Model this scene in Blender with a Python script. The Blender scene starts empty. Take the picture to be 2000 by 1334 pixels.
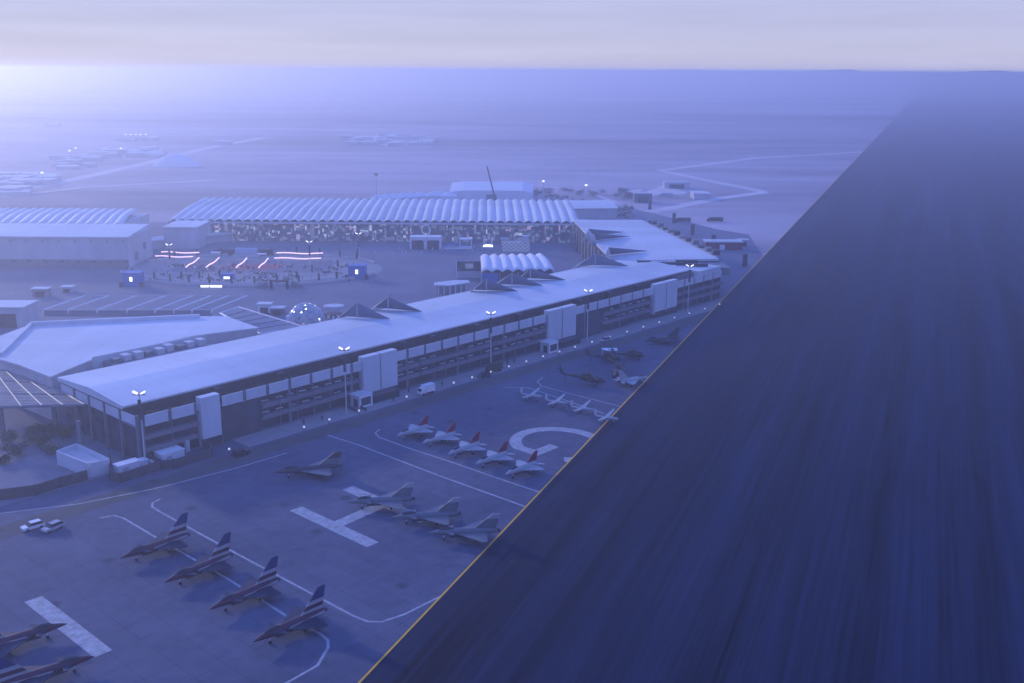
import bpy, bmesh, math, random
from mathutils import Vector, Matrix
random.seed(7)
R = math.radians
sc = bpy.context.scene
C = sc.collection

# ------------------------------------------------------------------ camera
PITCH, ROLL, CAMH, FPX = R(14.715), R(0.3425), 100.0, 2018.0
_F = Vector((0, math.cos(PITCH), -math.sin(PITCH)))
_U0 = Vector((0, math.sin(PITCH), math.cos(PITCH)))
_R0 = Vector((1, 0, 0))
_R = _R0*math.cos(ROLL) + _U0*math.sin(ROLL)
_U = -_R0*math.sin(ROLL) + _U0*math.cos(ROLL)
cam = bpy.data.objects.new('camera', bpy.data.cameras.new('camera'))
C.objects.link(cam)
m = Matrix((( _R.x, _U.x, -_F.x, 0), (_R.y, _U.y, -_F.y, 0), (_R.z, _U.z, -_F.z, CAMH), (0, 0, 0, 1)))
cam.matrix_world = m
cam.data.sensor_width = 36.0
cam.data.lens = FPX/2000*36.0
cam.data.clip_start = 1.0
cam.data.clip_end = 200000
sc.camera = cam

# ------------------------------------------------------------------ sky, sun, exposure
SUN_AZ, SUN_EL = R(-46), R(16)          # clockwise from +Y (view direction)
w = bpy.data.worlds.new('World'); sc.world = w; w.use_nodes = True
nt = w.node_tree; bg = nt.nodes['Background']
sky = nt.nodes.new('ShaderNodeTexSky'); sky.sky_type = 'NISHITA'
sky.sun_disc = False; sky.sun_elevation = SUN_EL; sky.sun_rotation = SUN_AZ
sky.altitude = 300; sky.air_density = 1.0; sky.dust_density = 0.2; sky.ozone_density = 2.0
# dusk sky: the clear-sky dome half veiled by a layer that is pale at the horizon and deep blue overhead
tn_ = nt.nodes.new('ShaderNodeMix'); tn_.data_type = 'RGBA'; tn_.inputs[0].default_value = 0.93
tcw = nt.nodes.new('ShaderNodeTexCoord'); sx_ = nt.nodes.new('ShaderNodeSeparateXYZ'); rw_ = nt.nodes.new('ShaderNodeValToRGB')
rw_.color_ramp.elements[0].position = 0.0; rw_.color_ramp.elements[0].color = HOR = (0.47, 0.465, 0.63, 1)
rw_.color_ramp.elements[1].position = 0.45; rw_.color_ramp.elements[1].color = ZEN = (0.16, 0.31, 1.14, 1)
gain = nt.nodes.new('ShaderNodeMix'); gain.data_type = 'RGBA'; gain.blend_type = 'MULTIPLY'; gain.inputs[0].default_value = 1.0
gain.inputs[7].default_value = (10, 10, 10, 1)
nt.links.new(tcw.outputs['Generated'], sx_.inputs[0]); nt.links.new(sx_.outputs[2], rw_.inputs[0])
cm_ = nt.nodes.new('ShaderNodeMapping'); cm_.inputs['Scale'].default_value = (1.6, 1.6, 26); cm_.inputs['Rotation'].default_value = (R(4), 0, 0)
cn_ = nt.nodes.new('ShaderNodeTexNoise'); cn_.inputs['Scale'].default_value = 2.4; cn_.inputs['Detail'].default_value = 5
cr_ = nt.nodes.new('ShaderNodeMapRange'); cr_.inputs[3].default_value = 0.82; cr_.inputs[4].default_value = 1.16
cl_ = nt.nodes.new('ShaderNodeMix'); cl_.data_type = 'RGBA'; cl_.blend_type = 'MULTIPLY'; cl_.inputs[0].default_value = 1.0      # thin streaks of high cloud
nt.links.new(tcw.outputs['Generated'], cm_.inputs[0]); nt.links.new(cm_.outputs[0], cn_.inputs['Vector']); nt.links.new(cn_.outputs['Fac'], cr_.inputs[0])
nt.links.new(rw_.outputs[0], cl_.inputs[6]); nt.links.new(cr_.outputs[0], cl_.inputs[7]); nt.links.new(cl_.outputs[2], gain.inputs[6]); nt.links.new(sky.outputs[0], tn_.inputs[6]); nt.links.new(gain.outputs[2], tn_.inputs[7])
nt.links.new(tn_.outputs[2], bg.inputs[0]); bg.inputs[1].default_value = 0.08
sun = bpy.data.objects.new('sun', bpy.data.lights.new('sun', 'SUN')); C.objects.link(sun)
sun.data.energy = 1.45; sun.data.angle = R(4); sun.data.color = (1.0, 0.92, 0.96)
sd = Vector((math.sin(SUN_AZ)*math.cos(SUN_EL), math.cos(SUN_AZ)*math.cos(SUN_EL), math.sin(SUN_EL)))
sun.rotation_euler = sd.to_track_quat('Z', 'Y').to_euler()
vs = sc.view_settings
vs.view_transform = 'Standard'; vs.look = 'None'; vs.exposure = 0.6; vs.gamma = 1.0; vs.use_curve_mapping = False
sc.cycles.volume_bounces = 1
sc.cycles.max_bounces = 8

# ------------------------------------------------------------------ coordinates
def G(x, y, z=0.0):
    """world point at height z that a spot of the photograph falls on"""
    v = (x-1000)/FPX*_R - (y-667)/FPX*_U + _F
    t = (CAMH - z)/-v.z
    return Vector((v.x*t, v.y*t, z))
AZ = R(42.5)
SROT = R(47.5)                              # local +X along the long hall, local +Y behind its front
AV = Vector((math.sin(AZ), math.cos(AZ), 0)); BV = Vector((math.cos(AZ), -math.sin(AZ), 0))
ORG = Vector((-95.7, 252.3, 0))
def S(a, b, z=0.0): return ORG + AV*a + BV*b + Vector((0, 0, z))
def heading(deg):                           # z rotation so local +X points to compass azimuth deg
    return R(90-deg)

# ------------------------------------------------------------------ materials
def mat(name, col, rough=0.6, var=0.25, scale=0.4, metal=0.0, emit=None, est=0.0, stretch=(1, 1, 1), spec=0.3):
    M = bpy.data.materials.new(name); M.use_nodes = True
    t = M.node_tree; b = t.nodes['Principled BSDF']
    b.inputs['Roughness'].default_value = rough; b.inputs['Metallic'].default_value = metal
    b.inputs['Specular IOR Level'].default_value = spec
    if var:
        tc = t.nodes.new('ShaderNodeTexCoord'); mp = t.nodes.new('ShaderNodeMapping')
        mp.inputs['Scale'].default_value = stretch
        nz = t.nodes.new('ShaderNodeTexNoise'); nz.inputs['Scale'].default_value = scale
        nz.inputs['Detail'].default_value = 5; nz.inputs['Roughness'].default_value = 0.62
        rp = t.nodes.new('ShaderNodeValToRGB')
        rp.color_ramp.elements[0].position = 0.32; rp.color_ramp.elements[1].position = 0.7
        rp.color_ramp.elements[0].color = tuple(c*(1-var) for c in col)+(1,)
        rp.color_ramp.elements[1].color = tuple(min(1, c*(1+var*0.6)) for c in col)+(1,)
        L = t.links
        L.new(tc.outputs['Object'], mp.inputs[0]); L.new(mp.outputs[0], nz.inputs['Vector'])
        L.new(nz.outputs['Fac'], rp.inputs[0]); L.new(rp.outputs[0], b.inputs['Base Color'])
    else:
        b.inputs['Base Color'].default_value = tuple(col)+(1,)
    if emit:
        b.inputs['Emission Color'].default_value = tuple(emit)+(1,); b.inputs['Emission Strength'].default_value = est
    return M
M = {}
M['roof'] = mat('roof_membrane', (0.62, 0.64, 0.66), 0.55, 0.16, 0.05, stretch=(0.35, 1, 1))
def add_seams(m_, w_, h_, dk=0.82, msz=0.07):
    t = m_.node_tree; b = t.nodes['Principled BSDF']; src = b.inputs['Base Color'].links[0].from_socket
    tc = t.nodes.new('ShaderNodeTexCoord'); br = t.nodes.new('ShaderNodeTexBrick'); br.offset = 0
    br.inputs['Scale'].default_value = 1; br.inputs['Brick Width'].default_value = w_; br.inputs['Row Height'].default_value = h_
    br.inputs['Mortar Size'].default_value = msz; br.inputs['Mortar Smooth'].default_value = .4
    br.inputs['Color1'].default_value = (1, 1, 1, 1); br.inputs['Color2'].default_value = (.93, .93, .94, 1); br.inputs['Mortar'].default_value = (dk, dk, dk, 1)
    mm = t.nodes.new('ShaderNodeMix'); mm.data_type = 'RGBA'; mm.blend_type = 'MULTIPLY'; mm.inputs[0].default_value = 1
    t.links.new(tc.outputs['Object'], br.inputs['Vector']); t.links.new(src, mm.inputs[6]); t.links.new(br.outputs['Color'], mm.inputs[7]); t.links.new(mm.outputs[2], b.inputs['Base Color'])
add_seams(M['roof'], 7.6, 60, 0.72, 0.1)
M['panel'] = mat('white_cladding', (0.58, 0.60, 0.64), 0.5, 0.12, 0.15, stretch=(1, 1, 0.3))
M['glass'] = mat('dark_glazing', (0.05, 0.06, 0.09), 0.22, 0.4, 0.25, spec=0.5)
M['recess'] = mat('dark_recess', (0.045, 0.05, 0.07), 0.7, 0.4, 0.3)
M['slab'] = mat('balcony_slab', (0.17, 0.18, 0.22), 0.7, 0.2, 0.5)
M['post'] = mat('grey_post', (0.16, 0.17, 0.2), 0.5, 0.15, 0.5)
M['dark'] = mat('dark_metal', (0.035, 0.04, 0.055), 0.5, 0.3, 1.0)
M['white'] = mat('white_paint', (0.75, 0.76, 0.78), 0.5, 0.08, 0.5)
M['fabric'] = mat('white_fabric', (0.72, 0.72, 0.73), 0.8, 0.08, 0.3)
M['shade'] = mat('grey_cloth_sail_shade', (0.16, 0.19, 0.26), 0.85, 0.1, 0.3)  # grey cloth; on the sails it carries their shaded side
M['steel'] = mat('pale_steel', (0.5, 0.52, 0.56), 0.4, 0.1, 0.5)
M['wood'] = mat('slatted_timber', (0.3, 0.29, 0.3), 0.7, 0.25, 0.6)
M['render'] = mat('pale_render', (0.5, 0.5, 0.52), 0.8, 0.15, 0.25)
M['wallwhite'] = mat('hall_wall', (0.50, 0.52, 0.56), 0.6, 0.2, 0.12, stretch=(1, 1, .3))
M['fence'] = mat('dark_fence', (0.07, 0.075, 0.09), 0.7, 0.3, 0.4)
M['lit'] = mat('floodlight_glass', (0.9, 0.9, 0.9), 0.3, 0, emit=(1.0, 0.95, 0.97), est=1.05)
M['strip'] = mat('light_tube', (0.9, 0.85, 0.85), 0.3, 0, emit=(1.0, 0.62, 0.70), est=0.95)
M['litwin'] = mat('lit_window', (0.7, 0.75, 0.8), 0.3, 0, emit=(0.86, 0.93, 1.0), est=1.9)
M['litwin2'] = mat('facade_lit_window', (0.25, 0.28, 0.34), 0.3, 0, emit=(0.62, 0.76, 1.0), est=0.36)
M['litdim'] = mat('dim_window', (0.12, 0.15, 0.22), 0.3, 0, emit=(0.45, 0.58, 1.0), est=0.13)
M['litpink'] = mat('pink_window', (0.4, 0.36, 0.45), 0.4, 0, emit=(0.85, 0.62, 1.0), est=0.22)
M['bulb'] = mat('bollard_globe', (0.9, 0.9, 0.9), 0.3, 0, emit=(1, 0.97, 0.95), est=0.28)
M['red'] = mat('red_paint', (0.2, 0.02, 0.05), 0.45, 0.15, 0.5)
M['blue'] = mat('navy_paint', (0.025, 0.04, 0.14), 0.4, 0.15, 0.5)
M['maroon'] = mat('maroon_paint', (0.07, 0.02, 0.045), 0.5, 0.15, 0.5)
M['navydark'] = mat('dark_navy_paint', (0.02, 0.025, 0.06), 0.5, 0.15, 0.5)
M['bluekiosk'] = mat('blue_board', (0.06, 0.16, 0.45), 0.5, 0.15, 0.5)
M['jetgrey'] = mat('jet_grey', (0.15, 0.16, 0.18), 0.5, 0.18, 0.6)
M['jetdark'] = mat('jet_dark', (0.05, 0.055, 0.07), 0.5, 0.25, 0.6)
M['jetwhite'] = mat('jet_white', (0.34, 0.35, 0.37), 0.4, 0.08, 0.6)
M['canopy'] = mat('cockpit_glass', (0.02, 0.025, 0.035), 0.1, 0, spec=0.6)
M['tyre'] = mat('tyre_rubber', (0.02, 0.02, 0.02), 0.9, 0)
M['cargreen'] = mat('olive_paint', (0.05, 0.055, 0.04), 0.6, 0.25, 0.7)
M['cardark'] = mat('dark_car_paint', (0.03, 0.033, 0.045), 0.35, 0.1, 0.7)
M['carsilver'] = mat('silver_car_paint', (0.4, 0.41, 0.43), 0.35, 0.1, 0.7)
M['leaf'] = mat('foliage', (0.05, 0.075, 0.035), 0.85, 0.5, 0.8)
M['leaf2'] = mat('pale_foliage', (0.11, 0.13, 0.08), 0.85, 0.5, 0.8)
M['bark'] = mat('bark', (0.12, 0.09, 0.07), 0.9, 0.3, 2)
M['skin'] = mat('skin', (0.35, 0.22, 0.16), 0.6, 0)
M['robe'] = mat('white_robe', (0.7, 0.7, 0.7), 0.8, 0.05, 3)
M['suit'] = mat('dark_suit', (0.03, 0.03, 0.04), 0.8, 0.1, 3)

# ------------------------------------------------------------------ mesh helpers
class MB:
    def __init__(s): s.v, s.f, s.m = [], [], []
    def add(s, vs_, fs, m=0):
        o = len(s.v); s.v += [tuple(v) for v in vs_]; s.f += [tuple(i+o for i in f) for f in fs]; s.m += [m]*len(fs); return s
    def box(s, x0, x1, y0, y1, z0, z1, m=0):
        return s.add([(x0,y0,z0),(x1,y0,z0),(x1,y1,z0),(x0,y1,z0),(x0,y0,z1),(x1,y0,z1),(x1,y1,z1),(x0,y1,z1)],
                     [(3,2,1,0),(4,5,6,7),(0,1,5,4),(1,2,6,5),(2,3,7,6),(3,0,4,7)], m)
    def obox(s, p, q, w, z0, z1, m=0):      # a box of width w along p->q (2-D)
        p, q = Vector(p[:2]), Vector(q[:2]); d = (q-p).normalized(); n = Vector((-d.y, d.x))*w/2
        P = [p-n, q-n, q+n, p+n]
        return s.prism([tuple(a) for a in P], z0, z1, m)
    def prism(s, poly, z0, z1, m=0):
        n = len(poly); A = sum(poly[i][0]*poly[(i+1) % n][1]-poly[(i+1) % n][0]*poly[i][1] for i in range(n))
        if A < 0: poly = poly[::-1]
        vs_ = [(x, y, z0) for x, y in poly]+[(x, y, z1) for x, y in poly]
        fs = [tuple(range(n))[::-1], tuple(range(n, 2*n))]+[(i, (i+1) % n, n+(i+1) % n, n+i) for i in range(n)]
        return s.add(vs_, fs, m)
    def tube(s, p, q, r0, r1=None, n=6, m=0):
        r1 = r0 if r1 is None else r1
        p, q = Vector(p), Vector(q); d = (q-p).normalized()
        a = d.orthogonal().normalized(); b = d.cross(a)
        vs_ = []
        for c, r in ((p, r0), (q, r1)):
            for i in range(n):
                t = 2*math.pi*i/n; vs_.append(c+(a*math.cos(t)+b*math.sin(t))*r)
        fs = [(i, (i+1) % n, n+(i+1) % n, n+i) for i in range(n)]+[tuple(range(n))[::-1], tuple(range(n, 2*n))]
        return s.add(vs_, fs, m)
    def loft(s, secs, n=12, m=0, cap=True):  # secs: (x, cy, cz, ry, rz)
        vs_ = []
        for (x, cy, cz, ry, rz) in secs:
            for i in range(n):
                t = 2*math.pi*i/n; vs_.append((x, cy+ry*math.cos(t), cz+rz*math.sin(t)))
        fs = []
        for k in range(len(secs)-1):
            for i in range(n):
                j = (i+1) % n; fs.append((k*n+i, (k+1)*n+i, (k+1)*n+j, k*n+j)[::-1])
        if cap:
            fs.append(tuple(range(n))); fs.append(tuple(range((len(secs)-1)*n, len(secs)*n))[::-1])
        return s.add(vs_, fs, m)
    def wing(s, pts, th, m=0):               # thin solid from a 3-D outline, thickened on its own normal
        P = [Vector(p) for p in pts]; nrm = Vector()
        for i in range(1, len(P)-1): nrm += (P[i]-P[0]).cross(P[i+1]-P[0])
        nrm.normalize(); n = len(P)
        vs_ = [p+nrm*th/2 for p in P]+[p-nrm*th/2 for p in P]
        fs = [tuple(range(n)), tuple(range(n, 2*n))[::-1]]+[(i, n+i, n+(i+1) % n, (i+1) % n) for i in range(n)]
        return s.add(vs_, fs, m)
    def build(s, name, mats, parent=None, smooth=False):
        me = bpy.data.meshes.new(name); me.from_pydata(s.v, [], s.f)
        for k in (mats if isinstance(mats, (list, tuple)) else [mats]): me.materials.append(M[k] if isinstance(k, str) else k)
        for p, i in zip(me.polygons, s.m): p.material_index = i; p.use_smooth = smooth
        me.update(); o = bpy.data.objects.new(name, me); C.objects.link(o)
        if parent: o.parent = parent
        return o
def tag(o, label, cat, group=None):
    o['label'] = label; o['category'] = cat
    if group: o['group'] = group
    return o
def thing(name, label, cat, loc=(0, 0, 0), rz=0, group=None):
    o = bpy.data.objects.new(name, None); C.objects.link(o); o.empty_display_size = 1
    o.location = loc; o.rotation_euler = (0, 0, rz)
    return tag(o, label, cat, group)
def struct(o, kind='structure'): o['kind'] = kind; return o
def kids(o): return [c for c in bpy.data.objects if c.parent == o]
_kc = {}
def tree_of(o):
    if o.name not in _kc: _kc[o.name] = [(c, tree_of(c)) for c in kids(o)]
    return _kc[o.name]
def dup(o, loc=None, rz=None, label=None, parent=None, scale=None):
    c = o.copy(); C.objects.link(c)
    if parent: c.parent = parent
    if loc is not None: c.location = loc
    if rz is not None: c.rotation_euler = (0, 0, rz)
    if label: c['label'] = label
    if scale: c.scale = scale
    for ch, _ in tree_of(o): dup(ch, parent=c)
    return c
def series(proto, spots):                    # spots: (loc, rz, label or None); the first moves the prototype itself
    out = []
    for i, (loc, rz, lab) in enumerate(spots):
        if i == 0:
            proto.location = loc; proto.rotation_euler = (0, 0, rz)
            if lab: proto['label'] = lab
            out.append(proto)
        else: out.append(dup(proto, loc, rz, lab))
    return out

# ------------------------------------------------------------------ ground, apron, roads
def ground_mat():
    m_ = bpy.data.materials.new('desert_ground'); m_.use_nodes = True; t = m_.node_tree; L = t.links
    b = t.nodes['Principled BSDF']; b.inputs['Roughness'].default_value = 0.95; b.inputs['Specular IOR Level'].default_value = 0.1
    tc = t.nodes.new('ShaderNodeTexCoord')
    def noise(sx, sy, rot, det, seed):
        mp = t.nodes.new('ShaderNodeMapping'); mp.inputs['Scale'].default_value = (sx, sy, 1); mp.inputs['Rotation'].default_value = (0, 0, R(rot))
        mp.inputs['Location'].default_value = (seed*13.1, seed*7.7, 0)
        nz = t.nodes.new('ShaderNodeTexNoise'); nz.inputs['Scale'].default_value = 1; nz.inputs['Detail'].default_value = det
        nz.inputs['Roughness'].default_value = 0.6
        L.new(tc.outputs['Object'], mp.inputs[0]); L.new(mp.outputs[0], nz.inputs['Vector']); return nz.outputs['Fac']
    n1 = noise(1/1400, 1/420, 8, 6, 1); n2 = noise(1/260, 1/70, -6, 5, 2); n3 = noise(1/5000, 1/1800, 3, 4, 3)
    def mul(a, f):
        x = t.nodes.new('ShaderNodeMath'); x.operation = 'MULTIPLY'; L.new(a, x.inputs[0]); x.inputs[1].default_value = f; return x.outputs[0]
    def plus(a, c):
        x = t.nodes.new('ShaderNodeMath'); x.operation = 'ADD'; L.new(a, x.inputs[0]); L.new(c, x.inputs[1]); return x.outputs[0]
    s_ = plus(plus(mul(n1, .45), mul(n2, .25)), mul(n3, .3))
    rp = t.nodes.new('ShaderNodeValToRGB'); e = rp.color_ramp.elements
    e[0].position = 0.40; e[0].color = (0.06, 0.06, 0.08, 1); e[1].position = 0.58; e[1].color = (0.52, 0.44, 0.47, 1)
    x = e.new(0.47); x.color = (0.25, 0.22, 0.24, 1)
    L.new(s_, rp.inputs[0]); L.new(rp.outputs[0], b.inputs['Base Color'])
    return m_
def paved_mat(name, lo, hi, bw=7.5, joint=0.75, stretch=(1, 1), rot=47.5, spots=0.09):
    m_ = bpy.data.materials.new(name); m_.use_nodes = True; t = m_.node_tree; L = t.links
    b = t.nodes['Principled BSDF']; b.inputs['Roughness'].default_value = 0.75; b.inputs['Specular IOR Level'].default_value = 0.08
    tc = t.nodes.new('ShaderNodeTexCoord')
    mp = t.nodes.new('ShaderNodeMapping'); mp.inputs['Rotation'].default_value = (0, 0, R(-rot)); L.new(tc.outputs['Object'], mp.inputs[0])
    n1 = t.nodes.new('ShaderNodeTexNoise'); n1.inputs['Scale'].default_value = 0.03; n1.inputs['Detail'].default_value = 6; n1.inputs['Roughness'].default_value = .65
    mp2 = t.nodes.new('ShaderNodeMapping'); mp2.inputs['Scale'].default_value = (stretch[0], stretch[1], 1); L.new(mp.outputs[0], mp2.inputs[0]); L.new(mp2.outputs[0], n1.inputs['Vector'])
    n2 = t.nodes.new('ShaderNodeTexNoise'); n2.inputs['Scale'].default_value = 0.35; n2.inputs['Detail'].default_value = 4; L.new(mp2.outputs[0], n2.inputs['Vector'])
    mx = t.nodes.new('ShaderNodeMix'); mx.data_type = 'FLOAT'; mx.inputs[0].default_value = 0.35
    L.new(n1.outputs['Fac'], mx.inputs[2]); L.new(n2.outputs['Fac'], mx.inputs[3])
    rp = t.nodes.new('ShaderNodeValToRGB'); e = rp.color_ramp.elements
    e[0].position = .36; e[0].color = tuple(lo)+(1,); e[1].position = .64; e[1].color = tuple(hi)+(1,)
    L.new(mx.outputs[0], rp.inputs[0])
    br = t.nodes.new('ShaderNodeTexBrick'); br.offset = 0; br.inputs['Scale'].default_value = 1.0
    br.inputs['Brick Width'].default_value = bw; br.inputs['Row Height'].default_value = bw; br.inputs['Mortar Size'].default_value = 0.09
    br.inputs['Mortar Smooth'].default_value = 0.6
    br.inputs['Color1'].default_value = (1, 1, 1, 1); br.inputs['Color2'].default_value = (.93, .93, .93, 1); br.inputs['Mortar'].default_value = (joint, joint, joint, 1)
    L.new(mp.outputs[0], br.inputs['Vector'])
    mm = t.nodes.new('ShaderNodeMix'); mm.data_type = 'RGBA'; mm.blend_type = 'MULTIPLY'; mm.inputs[0].default_value = 1
    vo = t.nodes.new('ShaderNodeTexVoronoi'); vo.inputs['Scale'].default_value = spots; vo.inputs['Randomness'].default_value = 1
    sr = t.nodes.new('ShaderNodeMapRange'); sr.inputs[1].default_value = 0.05; sr.inputs[2].default_value = 0.16; sr.inputs[3].default_value = 0.55; sr.inputs[4].default_value = 1.0
    L.new(mp2.outputs[0], vo.inputs['Vector']); L.new(vo.outputs['Distance'], sr.inputs[0])
    m2 = t.nodes.new('ShaderNodeMix'); m2.data_type = 'RGBA'; m2.blend_type = 'MULTIPLY'; m2.inputs[0].default_value = 1
    L.new(rp.outputs[0], mm.inputs[6]); L.new(br.outputs['Color'], mm.inputs[7]); L.new(mm.outputs[2], m2.inputs[6]); L.new(sr.outputs[0], m2.inputs[7]); L.new(m2.outputs[2], b.inputs['Base Color'])
    return m_
M['desert'] = ground_mat()
M['apron'] = paved_mat('apron_concrete', (0.07, 0.08, 0.125), (0.125, 0.135, 0.19), bw=6, joint=0.62)
M['asphalt'] = paved_mat('infill_asphalt', (0.003, 0.004, 0.010), (0.024, 0.036, 0.085), bw=7.5, joint=0.55, stretch=(0.05, 2.6), rot=68.35)  # navy tone and pale streaks of the added ground imitate a graphic
M['court'] = paved_mat('courtyard_paving', (0.13, 0.14, 0.19), (0.19, 0.2, 0.25), bw=4)
M['plaza'] = paved_mat('plaza_paving', (0.24, 0.245, 0.26), (0.33, 0.33, 0.34), bw=3)
M['forecourt'] = paved_mat('forecourt_paving', (0.22, 0.22, 0.24), (0.3, 0.3, 0.31), bw=2)
M['road'] = paved_mat('road_asphalt', (0.07, 0.072, 0.08), (0.11, 0.112, 0.12), bw=40, joint=1)
M['track'] = mat('dirt_track', (0.62, 0.56, 0.56), 0.95, 0.15, 0.02)
M['yellow'] = mat('yellow_line_paint', (0.85, 0.45, 0.015), 0.6, 0.15, 0.4)
M['marking'] = mat('white_marking_paint', (0.36, 0.37, 0.40), 0.65, 0.38, 0.7)
def sheet(name, pts, z, mk):
    n = len(pts); A = sum(pts[i][0]*pts[(i+1) % n][1]-pts[(i+1) % n][0]*pts[i][1] for i in range(n))
    if A < 0: pts = pts[::-1]
    return struct(MB().add([(p[0], p[1], z) for p in pts], [tuple(range(n))]).build(name, mk))
g = MB(); W = 60000
g.add([(-W, -3000, 0), (W, -3000, 0), (W, W, 0), (-W, W, 0)], [(0, 1, 2, 3)]); struct(g.build('ground', 'desert'))
E0 = Vector((-25.5, 153.7, 0)); ED = Vector((math.sin(R(21.65)), math.cos(R(21.65)), 0)); EN = Vector((ED.y, -ED.x, 0))
def RW(s, t): return E0+ED*s+EN*t           # along / right of the runway edge line
sheet('apron', [S(-160, 0.2), S(310, 0.2), S(310, 230), S(-160, 230)], 0.02, 'apron')
sheet('courtyard', [S(-160, -0.2), S(300, -0.2), G(1490, 500), G(1462, 458), G(1400, 448), G(1290, 420), G(1220, 404), (40, 690), (-520, 690), (-520, 300)], 0.02, 'court')
sheet('infill', [RW(-200, 0), RW(9000, 0), RW(9000, 700), RW(-200, 700)], 0.06, 'asphalt')  # invented ground, its dark tone standing in for a navy graphic panel
def strip(name, pts, wd, z, mk, parent_mb=None):
    mb = parent_mb or MB(); P = [Vector(p[:2]) for p in pts]; L_, Rr = [], []
    for i, p in enumerate(P):
        d = (P[min(i+1, len(P)-1)]-P[max(i-1, 0)]).normalized(); n = Vector((-d.y, d.x))*wd/2
        L_.append(p+n); Rr.append(p-n)
    vs_ = [(q.x, q.y, z) for q in L_]+[(q.x, q.y, z) for q in Rr]; n = len(P)
    fs = [(i, n+i, n+i+1, i+1) for i in range(n-1)]
    mb.add(vs_, fs)
    if not parent_mb: return struct(mb.build(name, mk))
strip('infill_edge_line', [RW(-200, 0.1), RW(3000, 0.1)], 0.4, 0.09, 'yellow')  # made-up line tracing the orange border of that graphic
# forecourt and service road along the hall front
sheet('forecourt', [S(26, 0.3), S(300, 0.3), S(300, 10), S(26, 9)], 0.03, 'forecourt')
sheet('service_road', [S(-160, 13), S(26, 10.5), S(300, 11.5), S(300, 18), S(26, 17), S(-160, 21)], 0.032, 'road')
# stand letters
def letter_mb(strokes, z=0.045):
    mb = MB()
    for p in strokes: mb.add([(q.x, q.y, z) for q in p], [tuple(range(len(p)))])
    return mb
def bar(c, u, v, lu, lv): return [c-u*lu/2-v*lv/2, c+u*lu/2-v*lv/2, c+u*lu/2+v*lv/2, c-u*lu/2+v*lv/2]
st = 3.4
hc = (G(640, 1027)+G(730, 978))/2
s1, s2 = G(650, 1027.5), G(752, 984)
acr = (s2-s1).normalized()
struct(letter_mb([bar(s1, BV, AV, 28, st), bar(s2, BV, AV, 28, st), [s1+AV*st/2-BV*st/2, s1+AV*st/2+BV*st/2, s2-AV*st/2+BV*st/2, s2-AV*st/2-BV*st/2]]).build('apron_letter', 'marking'))
struct(letter_mb([bar((G(75, 1172)+G(190, 1275))/2, BV, AV, 28.5, st)]).build('apron_letter', 'marking'))
# G : its left side faces along +A, its foot points back to the hall
gc = G(1080, 866) + AV*1.0 + BV*1.5
gm = MB(); ns = 40; ro, ri = 1.0, 0.0
outer, inner = [], []
lx, ly = -AV, BV                             # letter right, letter up
for i in range(ns+1):
    th = R(42) + R(360-42-28-0)*i/ns         # from the upper right terminal round the left to the lower right
    outer.append(gc+lx*math.cos(th)*13+ly*math.sin(th)*14.6); inner.append(gc+lx*math.cos(th)*(13-st)+ly*math.sin(th)*(14.6-st))
vv = [(p.x, p.y, .045) for p in outer]+[(p.x, p.y, .045) for p in inner]
gm.add(vv, [(i, ns+1+i, ns+2+i, i+1) for i in range(ns)])
e_o, e_i = outer[-1], inner[-1]
q = gc+lx*11.5
gm.add([(p.x, p.y, .045) for p in (e_o, e_i, q-lx*st+ly*0.2-lx*0+ly*(-1.6), q+ly*(-1.6))], [(0, 1, 2, 3)])
gm.add([(p.x, p.y, .05) for p in bar(q-lx*4.6-ly*0.0, lx, ly, 9.4, st)], [(0, 1, 2, 3)])
struct(gm.build('apron_letter', 'marking'))
# taxi lines: two per stand row with rounded ends
def line_px(pts, wd=0.55): strip('taxi_line', [G(*p) for p in pts], wd, 0.038, 'marking')
line_px([(313, 975), (298, 982), (297, 990), (313, 1000), (450, 1075), (600, 1155), (690, 1203), (718, 1214), (745, 1215), (790, 1200), (850, 1170), (900, 1146)])
line_px([(195, 1012), (222, 1007), (241, 1012), (310, 1053), (450, 1134), (570, 1210), (625, 1238), (640, 1250), (641, 1265), (620, 1300), (560, 1334), (500, 1365)])
line_px([(742, 838), (733, 846), (740, 854), (800, 876), (880, 902), (960, 930), (1040, 957), (1120, 984)])
line_px([(640, 850), (700, 869), (760, 892), (860, 930), (1013, 985), (1080, 1010)])
line_px([(1060, 737), (1049, 746), (1058, 754), (1110, 768), (1200, 791), (1260, 808)])
line_px([(985, 757), (1030, 757), (1090, 777), (1180, 808)])
line_px([(0, 1003), (150, 985), (300, 955), (460, 915), (560, 885)], 0.5)
# desert tracks
strip('dirt_track', [G(*p) for p in ((1750, 292), (1600, 302), (1480, 308), (1290, 333), (1380, 352), (1480, 372), (1490, 376), (1400, 388), (1300, 408), (1265, 414))], 12, 0.05, 'track')
strip('dirt_track', [G(*p) for p in ((0, 372), (90, 362), (190, 340), (290, 318), (400, 290), (520, 268))], 16, 0.04, 'track')
strip('dirt_track', [G(*p) for p in ((0, 385), (160, 366), (300, 358), (420, 352))], 9, 0.045, 'track')
strip('dirt_track', [G(*p) for p in ((980, 352), (1080, 366), (1140, 372), (1210, 398))], 6, 0.045, 'track')
for k, pts in enumerate((((1262, 374), (1290, 364), (1322, 362), (1312, 368), (1345, 376), (1330, 380), (1290, 379), (1268, 384)),
              ((1215, 374), (1250, 369), (1255, 373), (1222, 377)), ((665, 266), (790, 264), (845, 287), (760, 285), (700, 276)))):
    sheet('pale_gravel', [G(*p) for p in pts], 0.055+k*0.005, 'track')
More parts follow.
